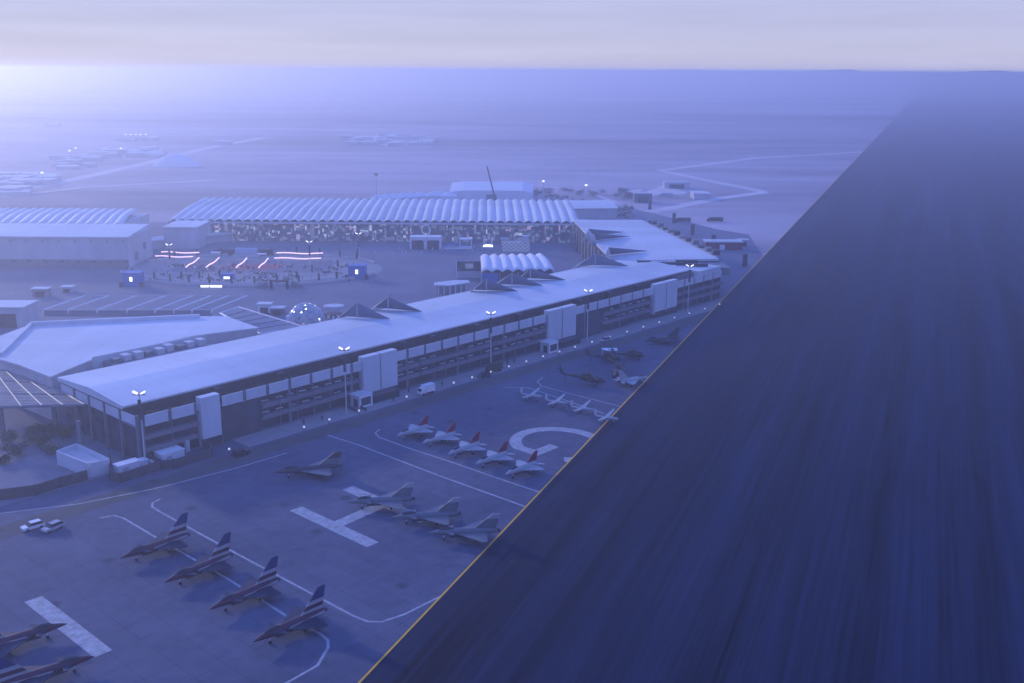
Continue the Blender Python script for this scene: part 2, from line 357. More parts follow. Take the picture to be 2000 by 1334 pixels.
# low ridge on the horizon
hb = MB(); pr = None
for i in range(121):
    x = -26000+i*433; h = 55+38*math.sin(i*.37)+30*math.sin(i*.91+1)+22*math.sin(i*2.3)+(70 if i > 72 else 0)
    cur = [(x, 41000, -5), (x, 42500, max(10, h)), (x, 44500, max(12, h*.9)), (x, 46000, -5)]
    if pr: hb.add(pr+cur, [(0, 4, 5, 1), (1, 5, 6, 2), (2, 6, 7, 3)])
    pr = cur
struct(hb.build('hills', 'desert'))

# ------------------------------------------------------------------ the long three-storey hall in front
LEN = 284
fh = thing('exhibition_hall', 'long three-storey white-roofed hall with balconies facing the parked jets', 'building', S(0, 0), SROT)
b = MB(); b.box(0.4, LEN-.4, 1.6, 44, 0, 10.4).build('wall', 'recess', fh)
b = MB()   # shallow double pitched roof: front terrace edge at y=6.5, ridge y=25, back eave y=44.6
prof = [(6.5, 13.7), (6.5, 14.7), (25.2, 15.9), (44.6, 14.7), (44.6, 13.7)]
n = len(prof)
b.add([(-1.2, y, z) for y, z in prof]+[(LEN-18, y, z) for y, z in prof], [tuple(range(n)), tuple(range(n, 2*n))[::-1]]+[(i, n+i, n+(i+1) % n, (i+1) % n) for i in range(n)])
b.build('roof', 'roof', fh)
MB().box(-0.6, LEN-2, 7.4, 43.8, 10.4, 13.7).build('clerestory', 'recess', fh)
MB().box(-1.0, LEN, 0.5, 7.4, 9.9, 10.4).build('terrace_deck', 'slab', fh)
MB().box(-1.3, LEN-18, 6.1, 6.47, 13.55, 14.25).build('gutter', 'dark', fh)
# white fascia panels, dark posts in the gaps
xs = [i*7.6+0.4 for i in range(int(LEN/7.6))]
towers = [(17, 22.8), (73, 79.6), (80.2, 86.8), (160.6, 168.2), (168.9, 176.6), (228.5, 236.6), (237.3, 245)]
def in_tower(x): return any(t0-0.6 < x < t1+0.6 for t0, t1 in towers)
fp = pp = None
for x in xs:
    x0, x1 = x+0.7, x+7.2
    for t0, t1 in towers:
        if x0 < t1 and x1 > t0:
            if x0 < t0: x1 = min(x1, t0-0.3)
            else: x0 = max(x0, t1+0.3)
    if x1-x0 > 1.2:
        MB().box(x0, x1, -0.35, -0.05, 10.2, 13.2).build('fascia_panel', 'panel', fh)
    if not in_tower(x):
        MB().box(x-0.35, x+0.35, -0.25, 0.45, 0 if int(x/7.6) % 3 == 0 else 9.8, 13.1).build('post', 'post', fh)
for t0, t1 in towers:
    MB().box(t0, t1, -0.9, 1.5, 1.6 if t0 > 50 else 0.0, 14.3).build('stair_panel', 'panel', fh)
    MB().box(t0+.3, t1-.3, -1.3, -.91, 0.02, 2.6).build('stair_door', 'dark', fh)
# balcony slabs for each open bay, dark glazed boxes for the closed ones
for (x0, x1, kind) in ((0.8, 16.2, 'o'), (23.6, 36, 'c'), (36.6, 72.2, 'o'), (87.6, 97, 'o'), (97.6, 131, 'o'), (131.6, 160, 'o'), (177.4, 194, 'c'), (194.6, 227.6, 'o'), (246, 283, 'o')):
    if kind == 'c':
        MB().box(x0, x1, 0.1, 1.55, 0, 9.75).build('glazed_wall', 'glass', fh)
    else:
        for z in (3.1, 6.5):
            MB().box(x0, x1, -0.2, 1.55, z, z+1.15).build('balcony', 'slab', fh)
        nb = max(1, int((x1-x0)/5.2))
        for i in range(1, nb): xx = x0+(x1-x0)*i/nb; MB().box(xx-.1, xx+.1, -.35, -.21, 0.0, 9.85).build('mullion', 'post', fh)
# the gable end: white upper panels, posts, dark glass below
for i in range(5):
    y0 = 0.6+i*8.7; MB().box(-0.75, -0.45, y0+0.5, y0+8.2, 10.2, 13.0).build('fascia_panel', 'panel', fh)
    MB().box(-1.0, -0.2, y0-.35, y0+.35, 0, 13.4).build('post', 'post', fh)
MB().box(0.0, 0.38, 1.0, 43.6, 0, 9.85).build('glazed_wall', 'glass', fh)
# right end block
MB().box(LEN-17.8, LEN, 2, 40, 10.5, 14.4).build('end_block', 'panel', fh)
# projector cabinets on the terrace rail and white tables on the balconies
cab = thing('speaker_cabinet', 'dark loudspeaker cabinet on the terrace edge of the long hall', 'loudspeaker', group='loudspeaker cabinets along the roof terrace')
MB().box(-.8, .8, -.7, .7, 0, 3.2).build('cabinet', 'dark', cab); MB().box(-1.1, 1.1, -.9, .9, 3.2, 3.6).build('lid', 'dark', cab)
series(cab, [(S(a, -5.2, 10.4), SROT, None) for a in (26, 47, 70, 95, 108, 129, 151, 186, 205, 224, 250)])
tb = thing('balcony_table', 'small white table on a balcony of the long hall', 'table', group='white tables on the balconies')
MB().box(-1.1, 1.1, -.4, .4, .7, .8).build('table_top', 'white', tb)
for sx in (-.9, .9): MB().tube((sx, 0, 0), (sx, 0, .7), .05).build('leg', 'steel', tb)
sp = []
for (x0, x1) in ((38, 71), (89, 96), (99, 130), (133, 159), (196, 226)):
    x = x0
    while x < x1:
        for z in (4.25, 7.65):
            if random.random() < .75: sp.append((S(x+random.uniform(0, 1.5), -0.75, z), SROT, None))
        x += 4.3
series(tb, sp)
# terrace furniture: planters and dark seating behind the fascia
pl = thing('terrace_planter', 'dark low planter with scrubby plants on the roof terrace', 'planter', group='planters along the roof terrace')
MB().box(-1.4, 1.4, -.5, .5, 0, .8).build('box', 'dark', pl)
mb = MB()
for i in range(90):
    c = Vector((random.uniform(-1.5, 1.5), random.uniform(-.6, .6), random.uniform(.8, 2.0))); d = Vector((random.gauss(0, 1), random.gauss(0, 1), random.gauss(0, 1))).normalized()*.28; e_ = d.orthogonal().normalized()*.22
    mb.add([c-d, c+e_, c+d, c-e_], [(0, 1, 2, 3)])
mb.build('foliage', 'leaf', pl)
series(pl, [(S(a, random.uniform(-5, -1.8), 10.4), SROT+random.uniform(-.3, .3), None) for a in [6, 11]+[29+i*4.9+random.uniform(-1, 1) for i in range(44)]])

# ------------------------------------------------------------------ flood light masts
def mast(loc, rz, label, h=19.5):
    t = thing('floodlight_mast', label, 'floodlight', loc, rz, 'floodlight masts')
    MB().tube((0, 0, 0), (0, 0, h), .24, .13, 8).build('pole', 'steel', t)
    MB().box(-1.5, 1.5, -.12, .12, h-.1, h+.15).build('crossbar', 'post', t)
    MB().box(-.4, .4, -.45, -.22, h-6.5, h-1.2).build('banner', 'jetdark', t)
    for s_ in (-1, 1):
        hd = MB().add([(s_*.5, -.35, h+.15), (s_*1.6, -.35, h+.75), (s_*1.6, .35, h+.75), (s_*.5, .35, h+.15), (s_*.42, -.35, h+.45), (s_*1.5, -.35, h+1.05), (s_*1.5, .35, h+1.05), (s_*.42, .35, h+.45)],
                      [(0, 1, 2, 3), (7, 6, 5, 4), (0, 4, 5, 1), (1, 5, 6, 2), (2, 6, 7, 3), (3, 7, 4, 0)]).build('lamp_head', 'lit', t)
    return t
mast(S(-.5, 1.6), R(0), 'lit twin floodlight mast at the near left corner of the long hall')
mast(S(62.7, 5), R(0), 'lit twin floodlight mast left of the white-framed kiosk')
mast(S(126.6, 4), R(0), 'lit twin floodlight mast before the middle balconies of the long hall')
mast(S(178.5, 5), R(0), 'lit twin floodlight mast just right of the third pair of tall white panels')
mast(S(249, 4), R(0), 'lit twin floodlight mast beside the last pair of tall white panels')
def mast_top(px, py, h=17): return Vector((G(px, py, h).x, G(px, py, h).y, 0))
for px, py, lab in ((330, 480, 'bright twin floodlight at the left end of the round plaza'), (604, 474, 'bright twin floodlight behind the right light tubes of the plaza'),
                    (700, 458, 'small floodlight mast in front of the far glazed hall')):
    mast(mast_top(px, py), 0, lab, 17)

# ------------------------------------------------------------------ rear wing with white roof (left)
def poly_building(name, label, poly, h, wall, roof, lip=0.5, group=None, inner=None):
    c = sum((Vector((p[0], p[1])) for p in poly), Vector((0, 0)))/len(poly)
    t = thing(name, label, 'building', (c.x, c.y, 0), 0, group)
    P = [(p[0]-c.x, p[1]-c.y) for p in poly]
    MB().prism(P, 0, h-lip).build('wall', wall, t)
    Q = [(x*1.012, y*1.012) for x, y in P]
    MB().prism(Q, h-lip, h).build('roof', roof, t)
    return t
pts = [G(*p, 14) for p in ((0, 700), (-40, 672), (60, 634), (390, 618), (436, 617), (502, 640), (380, 655), (190, 697), (100, 735), (40, 712))]
rw = poly_building('rear_wing', 'low white-roofed rear wing behind the near end of the long hall', pts, 14, 'render', 'roof')
cx_, cy_ = rw.location.x, rw.location.y
def loc2(o, p): return (p.x-o.location.x, p.y-o.location.y)
rb = MB(); a_, b_ = G(60, 632, 14.8), G(390, 617, 14.8)
rb.obox(loc2(rw, a_), loc2(rw, b_), 1.2, 13.9, 15.4); rb.build('parapet', 'panel', rw)
rb = MB(); a_, b_ = G(0, 694, 14.2), G(62, 634, 14.2); rb.obox(loc2(rw, a_), loc2(rw, b_), 1.2, 13.9, 15.0); rb.build('parapet', 'panel', rw)
# plant trough between the roofs
tr = thing('roof_plant', 'long row of grey plant units between the two white roofs', 'air unit', S(18, -50.5), SROT)
mb = MB()
mb.box(0, 34, -1.4, 5.8, 10.2, 13.3); mb.build('plinth', 'post', tr)
for i in range(9):
    MB().box(1+i*3.6, 3.4+i*3.6, 0.2+(i % 2)*.8, 3.2+(i % 2)*.9, 13.3, 14.6+(i % 3)*.35).build('air_handler', 'steel' if i % 3 else 'post', tr)
MB().box(-3, 36, 6.0, 6.3, 10.2, 15.1).build('screen', 'panel', tr)
# white awning frames behind the rear wing
aw = thing('awning_frame', 'row of white steel awning frames along the back of the low rear wing', 'awning', G(270, 616, 0), 0)
def L3(o, p): return Vector((p.x-o.location.x, p.y-o.location.y, p.z-o.location.z))
top = MB()
for i, x in enumerate((85, 133, 190, 248, 303, 340, 375, 413)):
    p0 = L3(aw, G(x, 617, 13)); p1 = L3(aw, G(x, 605, 15.5)); p2 = p1+Vector((9.5, 14, 2.2))
    fr = MB(); fr.tube(p0, p1, .3); fr.tube(p1, p2, .28); fr.build('frame', 'white', aw)
    if i == 0: q0, r0 = p1, p2
top.tube(q0, p1, .15); top.tube(r0, p2, .12); top.build('rail', 'steel', aw)
MB().wing([q0+Vector((0, .3, -2.6)), p1+Vector((0, .3, -2.6)), p1+Vector((0, .3, -.3)), q0+Vector((0, .3, -.3))], .12).build('screen', 'shade', aw)
po = [L3(aw, p)*1 for p in (G(85, 612, 0), G(413, 612, 0))]
# slatted pergola right of it
pg = thing('pergola', 'slatted flat pergola roof between the rear wing and the glass dome', 'pergola', G(505, 640, 0), 0)
c0, c1, c2, c3 = [L3(pg, G(*p, 11)) for p in ((430, 612), (466, 600), (598, 640), (508, 652))]
fr = MB()
for p, q_ in ((c0, c1), (c1, c2), (c2, c3), (c3, c0)): fr.tube(p, q_, .35)
fr.build('frame', 'white', pg)
for i in range(6):
    t0, t1 = (i+.08)/6, (i+.86)/6
    MB().wing([c0.lerp(c3, t0), c0.lerp(c3, t1), c1.lerp(c2, t1), c1.lerp(c2, t0)], .25).build('slat', 'shade', pg)
for p in (c0, c1, c2, c3): MB().tube(p, Vector((p.x, p.y, 0)), .25).build('post', 'post', pg)

# ------------------------------------------------------------------ slatted canopy at the near left
cn = thing('slatted_canopy', 'big slatted timber canopy on dark posts left of the long hall', 'canopy', G(60, 800, 0), 0)
ZC = 10.5
k0, k1, k2, k3 = [L3(cn, G(*p, ZC)) for p in ((-40, 797), (166, 791), (62, 732), (-60, 715))]
fr = MB()
for p, q_ in ((k0, k1), (k1, k2), (k2, k3), (k3, k0)): fr.tube(p, q_, .4)
for i in range(1, 5): fr.tube(k0.lerp(k1, i/5), k3.lerp(k2, i/5), .25)
fr.build('frame', 'post', cn)
sl = MB()
for i in range(26):
    t0, t1 = (i+.1)/26, (i+.66)/26
    if i % 9 == 8: continue
    sl.wing([k0.lerp(k3, t0), k1.lerp(k2, t0), k1.lerp(k2, t1), k0.lerp(k3, t1)], .12)
sl.build('slat_roof', 'wood', cn)
for px, py in ((8, 857), (108, 827), (160, 893)):
    p = L3(cn, G(px, py, 0))
    MB().box(p.x-.5, p.x+.5, p.y-.5, p.y+.5, 0, ZC-.3).build('post', 'post', cn)

# ------------------------------------------------------------------ far corrugated halls
def corrugated(mb, x0, x1, y0, y1, z0, z1, n, amp, sk=0.0, zpk=None):
    seg = 6; tot = n*seg
    rows = [(y0, z0), (y0+(y1-y0)*.5, (z0+z1)/2+ (zpk or 0)), (y1, z1)]
    vs_, fs = [], []
    for (y, z) in rows:
        for i in range(tot+1):
            x = x0+(x1-x0)*i/tot; ph = (i % seg)/seg
            vs_.append((x+sk*(y-y0)/(y1-y0), y, z+amp*abs(math.sin(math.pi*ph))))
    for r_ in range(len(rows)-1):
        for i in range(tot): a = r_*(tot+1)+i; fs.append((a, a+1, a+tot+2, a+tot+1))
    mb.add(vs_, fs)
XL, XR, YF, YB = -205, 40.0, 612.0, 690.0
gh = thing('pavilion', 'long far hall with ribbed white roof and brightly lit glass front', 'building', (0, YF, 0), 0)
mb = MB(); corrugated(mb, XL, XR, 0, YB-YF, 12.0, 15.5, 44, 1.5, -2, 1.0); mb.build('roof', 'roof', gh)
MB().box(XL+1, XR-1, 2.5, YB-YF-1, 0, 11.95).build('wall', 'recess', gh)
MB().box(XL, XR, -.3, 1.2, 10.9, 11.9).build('fascia', 'panel', gh)
mb = MB(); x = XL+1
while x < XR-2:
    dx = random.choice((.7, .9, 1.2, 1.6, 2.4)); z = 0.1; left = x < -70
    while z < 10.2:
        dz = random.choice((.8, 1.1, 1.7, 2.3)); r_ = random.random(); mm = 0
        if r_ < (.10 if left else .035) and z > 2: mm = 1
        elif r_ < .36: mm = 2
        elif r_ < .41: mm = 3
        elif r_ < .60: mm = 4
        mb.box(x+.06, x+dx-.06, 2.2, 2.46, z, min(10.8, z+dz-.12), mm); z += dz
    x += dx
mb.build('facade', ['slab', 'litwin2', 'litdim', 'litpink', 'post'], gh)
mb = MB()
for i in range(47): x = XL+(XR-XL)*i/46; mb.tube((x, .6, 0), (x, .6, 10.9), .16, n=5)
mb.build('column', 'post', gh)['kind'] = 'stuff'
# white show stands and screens before that hall
def stand_box(name, label, cat, px, py, w_, d_, h_, bodymat, lit=None, roofm='roof', rz=0, pitched=False):
    p = G(px, py); t = thing(name, label, cat, p, rz)
    MB().box(-w_/2, w_/2, 0, d_, 0, h_).build('body', bodymat, t)
    if pitched:
        MB().add([(-w_/2-.4, -.4, h_), (w_/2+.4, -.4, h_), (w_/2+.4, d_+.4, h_), (-w_/2-.4, d_+.4, h_), (-w_/2, d_/2, h_+w_*.12), (w_/2, d_/2, h_+w_*.12)],
                 [(0, 1, 5, 4), (2, 3, 4, 5), (1, 2, 5), (3, 0, 4), (3, 2, 1, 0)]).build('roof', roofm, t)
    else: MB().box(-w_/2-.4, w_/2+.4, -.4, d_+.4, h_, h_+.45).build('roof', roofm, t)
    if lit: MB().box(-w_*.4, w_*.4, -.16, -.02, h_*.25, h_*.8).build('screen', lit, t)
    else: MB().box(-w_*.3, w_*.3, -.12, -.02, 0.05, h_*.7).build('opening', 'recess', t)
    return t
# arched white stand with two openings
p = G(831, 487); t = thing('arched_pavilion', 'white pavilion with two dark arches before the lit hall', 'pavilion', p)
mb = MB(); mb.prism([(-9, 0), (9, 0), (9, 7), (-9, 7)], 5.2, 7.2)
for x0, x1 in ((-9, -7.9), (-.9, .9), (7.9, 9)): mb.box(x0, x1, 0, 7, 0, 5.19)
mb.box(-7.9, 7.9, 5.5, 7, 0, 5.19); mb.build('shell', 'fabric', t)
for c_ in (-4.4, 4.4):
    arc = [(c_+3.5*math.cos(math.pi*i/12), 3.5*math.sin(math.pi*i/12)) for i in range(13)]
    mb = MB()
    mb.add([(c_+3.5*math.cos(math.pi*i/12), -.1, 1.5+3.4*math.sin(math.pi*i/12)) for i in range(13)]+[(c_-3.5, -.1, 0), (c_+3.5, -.1, 0)]+[(c_+3.5*math.cos(math.pi*i/12), 5.4, 1.5+3.4*math.sin(math.pi*i/12)) for i in range(13)]+[(c_-3.5, 5.4, 0), (c_+3.5, 5.4, 0)],
           [tuple(range(15)), tuple(range(15, 30))[::-1]]+[(i, 15+i, 15+(i+1) % 15, (i+1) % 15) for i in range(15)])
    mb.build('arch', 'recess', t)
ring = MB()
for i in range(20):
    a0, a1 = 2*math.pi*i/20, 2*math.pi*(i+1)/20; ring.tube((2.6*math.cos(a0), 6, 10.4+2.8*math.sin(a0)), (2.6*math.cos(a1), 6, 10.4+2.8*math.sin(a1)), .25, n=5)
ring.build('ring_sign', 'white', t)
t = thing('frame_stand', 'pale open frame stand with slanted deck before the lit hall', 'stand', G(894, 486))
MB().box(-8, 8, -1, 5, 0, .8).build('deck', 'white', t); MB().box(1, 8, -.5, 5, 5.2, 5.9).build('roof', 'white', t)
for x, y in ((1.2, 0), (7.8, 0), (1.2, 4.6), (7.8, 4.6)): MB().box(x-.2, x+.2, y-.2, y+.2, .8, 5.2).build('post', 'white', t)
MB().wing([(-8, 0, .9), (1, 0, 3.6), (1, 4.5, 3.6), (-8, 4.5, .9)], .3).build('ramp', 'bluekiosk', t)
t = thing('gate_frame', 'small pale U-shaped portal before the lit hall', 'portal', G(953, 482))
for x in (-2.2, 2.2): MB().box(x-.5, x+.5, 0, 2, 0, 5.5).build('post', 'white', t)
MB().box(-2.7, 2.7, 0, 2, 0.0, 1).build('sill', 'litwin', t)
stand_box('kiosk', 'small lavender stand right of the U-shaped portal', 'kiosk', 985, 479, 4, 4, 3.5, 'render')
t = thing('lattice_stand', 'white lattice stand behind the ribbed white tent', 'stand', G(1005, 492))
mb = MB()
for i in range(6):
    for j in range(3): mb.tube((-7+i*2.6, 0, j*2), (-7+(i+1)*2.6, 0, (j+1)*2), .18, n=4); mb.tube((-7+(i+1)*2.6, 0, j*2), (-7+i*2.6, 0, (j+1)*2), .18, n=4)
mb.build('lattice', 'white', t); MB().box(-7, 8.6, .4, 4, 0, 5.4).build('body', 'litdim', t); MB().box(4, 8, .4, 4, 5.4, 9).build('tower', 'steel', t)
stand_box('screen_stand', 'pink lit stand against the lit hall front', 'stand', 903, 468, 8, 3, 8, 'glass', 'litpink')
stand_box('screen_stand', 'bright white screen at the left end of the lit hall front', 'screen', 372, 452, 7, 3, 10, 'glass', 'litwin')
# roof overrun tents behind
wt = thing('warehouse_tent', 'large plain white tent with rounded roof ends behind the ribbed hall', 'tent', (G(960, 392).x, G(960, 392).y, 0))
z_, hw, dp = 12, 33, 60
mb = MB()
secs = [(-hw, 0), (-hw+14, 7), (hw-12, 7), (hw, 0)]
prof = [(0, 0), (0, z_-4), (dp/2, z_), (dp, z_-4), (dp, 0)]
X = [(-hw, -1.2), (-hw+10, 0), (hw-8, 0), (hw, -2)]
vs_ = [(x, y+(0 if z else 0), max(0, z+(dz if z else 0))) for x, dz in X for (y, z) in prof]
fs = [(k*5+i, (k+1)*5+i, (k+1)*5+i+1, k*5+i+1) for k in range(3) for i in range(4)]+[(0, 1, 2, 3, 4), (19, 18, 17, 16, 15)]
mb.add(vs_, fs); mb.build('cover', 'fabric', wt)
MB().box(-4, 4, -.3, -.02, 0, 5).build('door', 'shade', wt)
mb = MB()
tn = thing('peaked_tent', 'small white peaked tent behind the ribbed hall', 'tent', group='small peaked tents behind the ribbed hall')
mb.box(-6, 6, -6, 6, 0, 4); mb.build('body', 'fabric', tn)
mb = MB(); mb.add([(-6.4, -6.4, 4), (6.4, -6.4, 4), (6.4, 6.4, 4), (-6.4, 6.4, 4), (0, 0, 7.5)], [(0, 1, 4), (1, 2, 4), (2, 3, 4), (3, 0, 4), (3, 2, 1, 0)]); mb.build('roof', 'fabric', tn)
series(tn, [((G(x, y).x, G(x, y).y, 0), 0, None) for x, y in ((740, 397), (755, 396), (771, 395), (787, 394), (803, 393), (822, 392), (848, 391), (860, 390), (877, 392))])
lt = thing('annex', 'low white-roofed annex right of the ribbed hall', 'building', (G(1155, 428).x, G(1155, 428).y, 0), R(6))
MB().box(-15, 18, 0, 45, 0, 7.5).build('wall', 'render', lt)
MB().add([(-16, -1, 7.5), (19, -1, 7.5), (19, 46, 7.5), (-16, 46, 7.5), (-16, 22, 9.4), (19, 22, 9.4)], [(0, 1, 5, 4), (4, 5, 2, 3), (1, 2, 5), (3, 0, 4), (3, 2, 1, 0)]).build('roof', 'roof', lt)
# crane and radio mast
p = G(967, 396); cr = thing('crane', 'thin dark leaning crane jib rising behind the ribbed hall', 'crane', p)
j = MB(); j0, j1 = Vector((0, 0, 3)), Vector((G(950, 352, 40).x-p.x, G(950, 352, 40).y-p.y, 40))
j1 = Vector((-6.5, 5, 28))
for dx_, dy_ in ((-.5, 0), (.5, 0), (0, .8)): j.tube(j0+Vector((dx_, dy_, 0)), j1+Vector((dx_*.5, dy_*.5, 0)), .22)
for i in range(12): j.tube(j0.lerp(j1, i/12)+Vector((-.5, 0, 0)), j0.lerp(j1, (i+1)/12)+Vector((.4, .3, 0)), .12, n=4)
j.build('jib', 'dark', cr); MB().box(-1.6, 1.6, -2.5, 2.5, .8, 3.4).build('cab', 'dark', cr); MB().box(-1.4, 1.4, -3, 3, 0, .8).build('track', 'tyre', cr)
p = G(736, 400); rm = thing('radio_mast', 'slim pale mast behind the middle of the ribbed hall', 'mast', p)
MB().tube((0, 0, 0), (0, 0, 24), .35, .2).build('pole', 'steel', rm); MB().box(-1.2, 1.2, -.5, .5, 22, 24).build('head', 'post', rm)

# left hall
lh = thing('exhibition_hall', 'tall plain white hall with flat roof at the far left', 'building', (0, 526, 0), 0)
MB().box(-330, -198, 0, 36, 0, 15.4).build('wall', 'wallwhite', lh)
MB().add([(-331, -1, 15.4), (-197, -1, 15.4), (-199, 37, 15.4), (-331, 37, 15.4), (-331, -1, 16.2), (-197, -1, 16.2), (-199, 37, 17.5), (-331, 37, 17.5)], [(3, 2, 1, 0), (4, 5, 6, 7), (0, 1, 5, 4), (1, 2, 6, 5), (2, 3, 7, 6), (3, 0, 4, 7)]).build('roof', 'roof', lh)
MB().box(-330, -198.2, -.4, -.01, 0, 4.2).build('plinth', 'slab', lh)
for i in range(16):
    x = -325+i*8.3
    MB().box(x, x+1, -.12, -.01, 13.2, 13.9).build('vent', 'post', lh)
    MB().box(x, x+2.2, -.6, -.42, 2.8, 3.6).build('window', 'glass', lh)
MB().box(-197.95, -197.7, 9, 13.5, 2.5, 6.5).build('door', 'shade', lh); MB().box(-197.95, -197.7, 22, 26, 6, 9.5).build('window', 'shade', lh)
lk = thing('ribbed_hall', 'ribbed white-roofed hall behind the plain hall at the far left', 'building', (0, 566, 0), 0)
MB().box(-330, -216, 0, 46, 0, 16.4).build('wall', 'wallwhite', lk)
mb = MB(); corrugated(mb, -331, -215, 0, 47, 16.5, 18.5, 22, 1.0, -8, 1); mb.build('roof', 'roof', lk)
# link canopies left of the ribbed hall
cv = thing('link_canopy', 'long low white-roofed walkway between plain left hall and lit hall', 'canopy', G(290, 485))
q0 = L3(cv, G(290, 485)); q1 = L3(cv, G(450, 468))
mb = MB(); mb.obox(q0, q1, 14, 4.5, 5.3); mb.build('roof', 'roof', cv)
mb = MB(); mb.obox(q0, q1, 11, 0, 4.5); mb.build('wall', 'wallwhite', cv)
lkb = thing('link_block', 'small flat white block between plain left hall and ribbed hall', 'building', (-196, 585, 0), 0)
MB().box(-3, 16, 0, 40, 0, 12).build('wall', 'wallwhite', lkb); MB().box(-3.5, 16.5, -.5, 40.5, 12, 12.6).build('roof', 'roof', lkb)

# ------------------------------------------------------------------ right hall closing the courtyard
rh = thing('exhibition_hall', 'wide flat-roofed hall closing the courtyard on the right', 'building', (0, 0, 0), 0)
P = [(36.5, 606), (76, 607), (96, 478), (60, 474), (47, 478)]
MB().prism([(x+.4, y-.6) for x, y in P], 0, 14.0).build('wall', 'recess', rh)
MB().prism([(35.6, 607), (76.5, 608), (97, 479), (60, 473.5), (46, 478)], 14.0, 15.0).build('roof', 'roof', rh)
for i in range(11):
    t_ = i/11; x = 36.5+(46.3-36.5)*t_; y = 606-(606-480)*t_
    MB().box(x-.9, x-.35, y-8.5, y-3.5, .3, 13.6).build('fin_panel', 'slab', rh)
mb = MB()
cn2 = thing('roof_chiller', 'dark row of chillers along the far edge of the right hall roof', 'air unit', (80, 600, 15), 0)
d_ = Vector((99-80, 480-600, 0))
for i in range(12):
    c_ = d_*(i/12); MB().box(c_.x-1.6, c_.x+1.4, c_.y-2.5, c_.y+2.5, -15 if i == 0 else .1, 1.2+(i % 3)*.6).build('chiller', 'dark' if i % 2 else 'post', cn2)
wk = thing('screen_wall', 'long pale dashed parapet running beyond the right hall', 'wall', (83, 606, 0), 0)
mb = MB(); mb.obox((0, 0), (16.5, -110), .8, 0, 12.5); mb.build('wall', 'post', wk)
for i in range(22):
    t0, t1 = i/22, (i+.7)/22
    MB().obox((16.5*t0, -110*t0), (16.5*t1, -110*t1), 1.0, 12.5, 13.4).build('coping', 'white', wk)
jn = thing('link_roof', 'dark roof deck with ducts joining the right hall and the long hall', 'roof deck', (0, 0, 0), 0)
pj = [S(250, -6.5), S(284, -3), S(286, 2), (99, 479), (61, 473), (45, 476)]
MB().prism([(p[0], p[1]) for p in pj], 10.5, 13.6).build('deck', 'slab', jn)
for i, (x, y, l) in enumerate(((66, 468, 9), (72, 465, 13), (80, 468, 10), (70, 460, 8), (84, 462, 9), (60, 466, 6), (76, 471, 9))):
    MB().box(x-l/2, x+l/2, y-1, y+1, 13.6, 15.2+(i % 3)*.5).build('duct', 'steel' if i % 3 == 0 else 'dark', jn)

# ------------------------------------------------------------------ tensile sails
def sail(apex, left, tip, white, label):
    """a sail: mast apex, anchor on the courtyard side, long point drawn over the roof"""
    a, l, t_, w_ = [Vector(v) for v in (apex, left, tip, white)]
    base = Vector((a.x, a.y, 0))
    o = thing('shade_sail', label, 'shade sail', base, 0, 'shade sails along the courtyard edge')
    mast_ = MB().tube((0, 0, 0), a-base, .25, .15).build('mast', 'steel', o)
    def curved(p, q_, r_, mk, nm):
        mb = MB(); n = 7; vs_ = []
        for i in range(n+1):
            for j in range(n+1-i):
                u, v = i/n, j/n; pt = p*(1-u-v)+q_*u+r_*v
                pt = pt+Vector((0, 0, -1.1*4*u*v*(1-u-v)*2)); vs_.append(pt-base)
        idx = {}; k = 0
        for i in range(n+1):
            for j in range(n+1-i): idx[i, j] = k; k += 1
        fs = []
        for i in range(n):
            for j in range(n-i):
                fs.append((idx[i, j], idx[i+1, j], idx[i, j+1]))
                if j < n-i-1: fs.append((idx[i+1, j], idx[i+1, j+1], idx[i, j+1]))
        mb.add(vs_, fs); ob = mb.build(nm, mk, o, True)
        sm = ob.modifiers.new('thickness', 'SOLIDIFY'); sm.thickness = .06
        return ob
    curved(a, l, t_, 'shade', 'shaded_cloth'); curved(a, w_, l, 'fabric', 'lit_cloth')  # shaded and lit sides of one sail painted as dark and white cloth
    return o
def sail_px(ap, le, ti, lab, za=21, zl=15.3, zt=15.6, off=(-9, 3)):
    a = G(*ap, za); l = G(*le, zl); t_ = G(*ti, zt); w_ = Vector((l.x+off[0], l.y+off[1], 8))
    sail(a, l, t_, w_, lab)
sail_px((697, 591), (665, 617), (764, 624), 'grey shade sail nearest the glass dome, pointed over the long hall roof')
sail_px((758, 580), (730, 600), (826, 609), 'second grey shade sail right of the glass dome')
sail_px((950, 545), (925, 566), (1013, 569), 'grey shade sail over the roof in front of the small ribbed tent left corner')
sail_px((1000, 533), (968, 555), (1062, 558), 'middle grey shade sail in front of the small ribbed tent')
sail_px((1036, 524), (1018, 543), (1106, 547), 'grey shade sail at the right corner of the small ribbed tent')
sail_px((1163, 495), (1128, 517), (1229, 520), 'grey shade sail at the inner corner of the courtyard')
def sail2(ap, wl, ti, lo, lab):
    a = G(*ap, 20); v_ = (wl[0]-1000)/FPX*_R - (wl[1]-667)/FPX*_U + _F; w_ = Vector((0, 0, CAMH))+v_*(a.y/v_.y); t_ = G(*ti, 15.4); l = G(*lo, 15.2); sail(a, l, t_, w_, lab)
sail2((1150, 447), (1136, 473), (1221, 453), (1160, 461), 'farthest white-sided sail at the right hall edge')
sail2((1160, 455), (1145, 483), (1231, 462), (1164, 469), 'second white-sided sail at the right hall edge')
sail2((1189, 483), (1179, 504), (1267, 490), (1193, 498), 'nearest white-sided sail at the right hall edge')

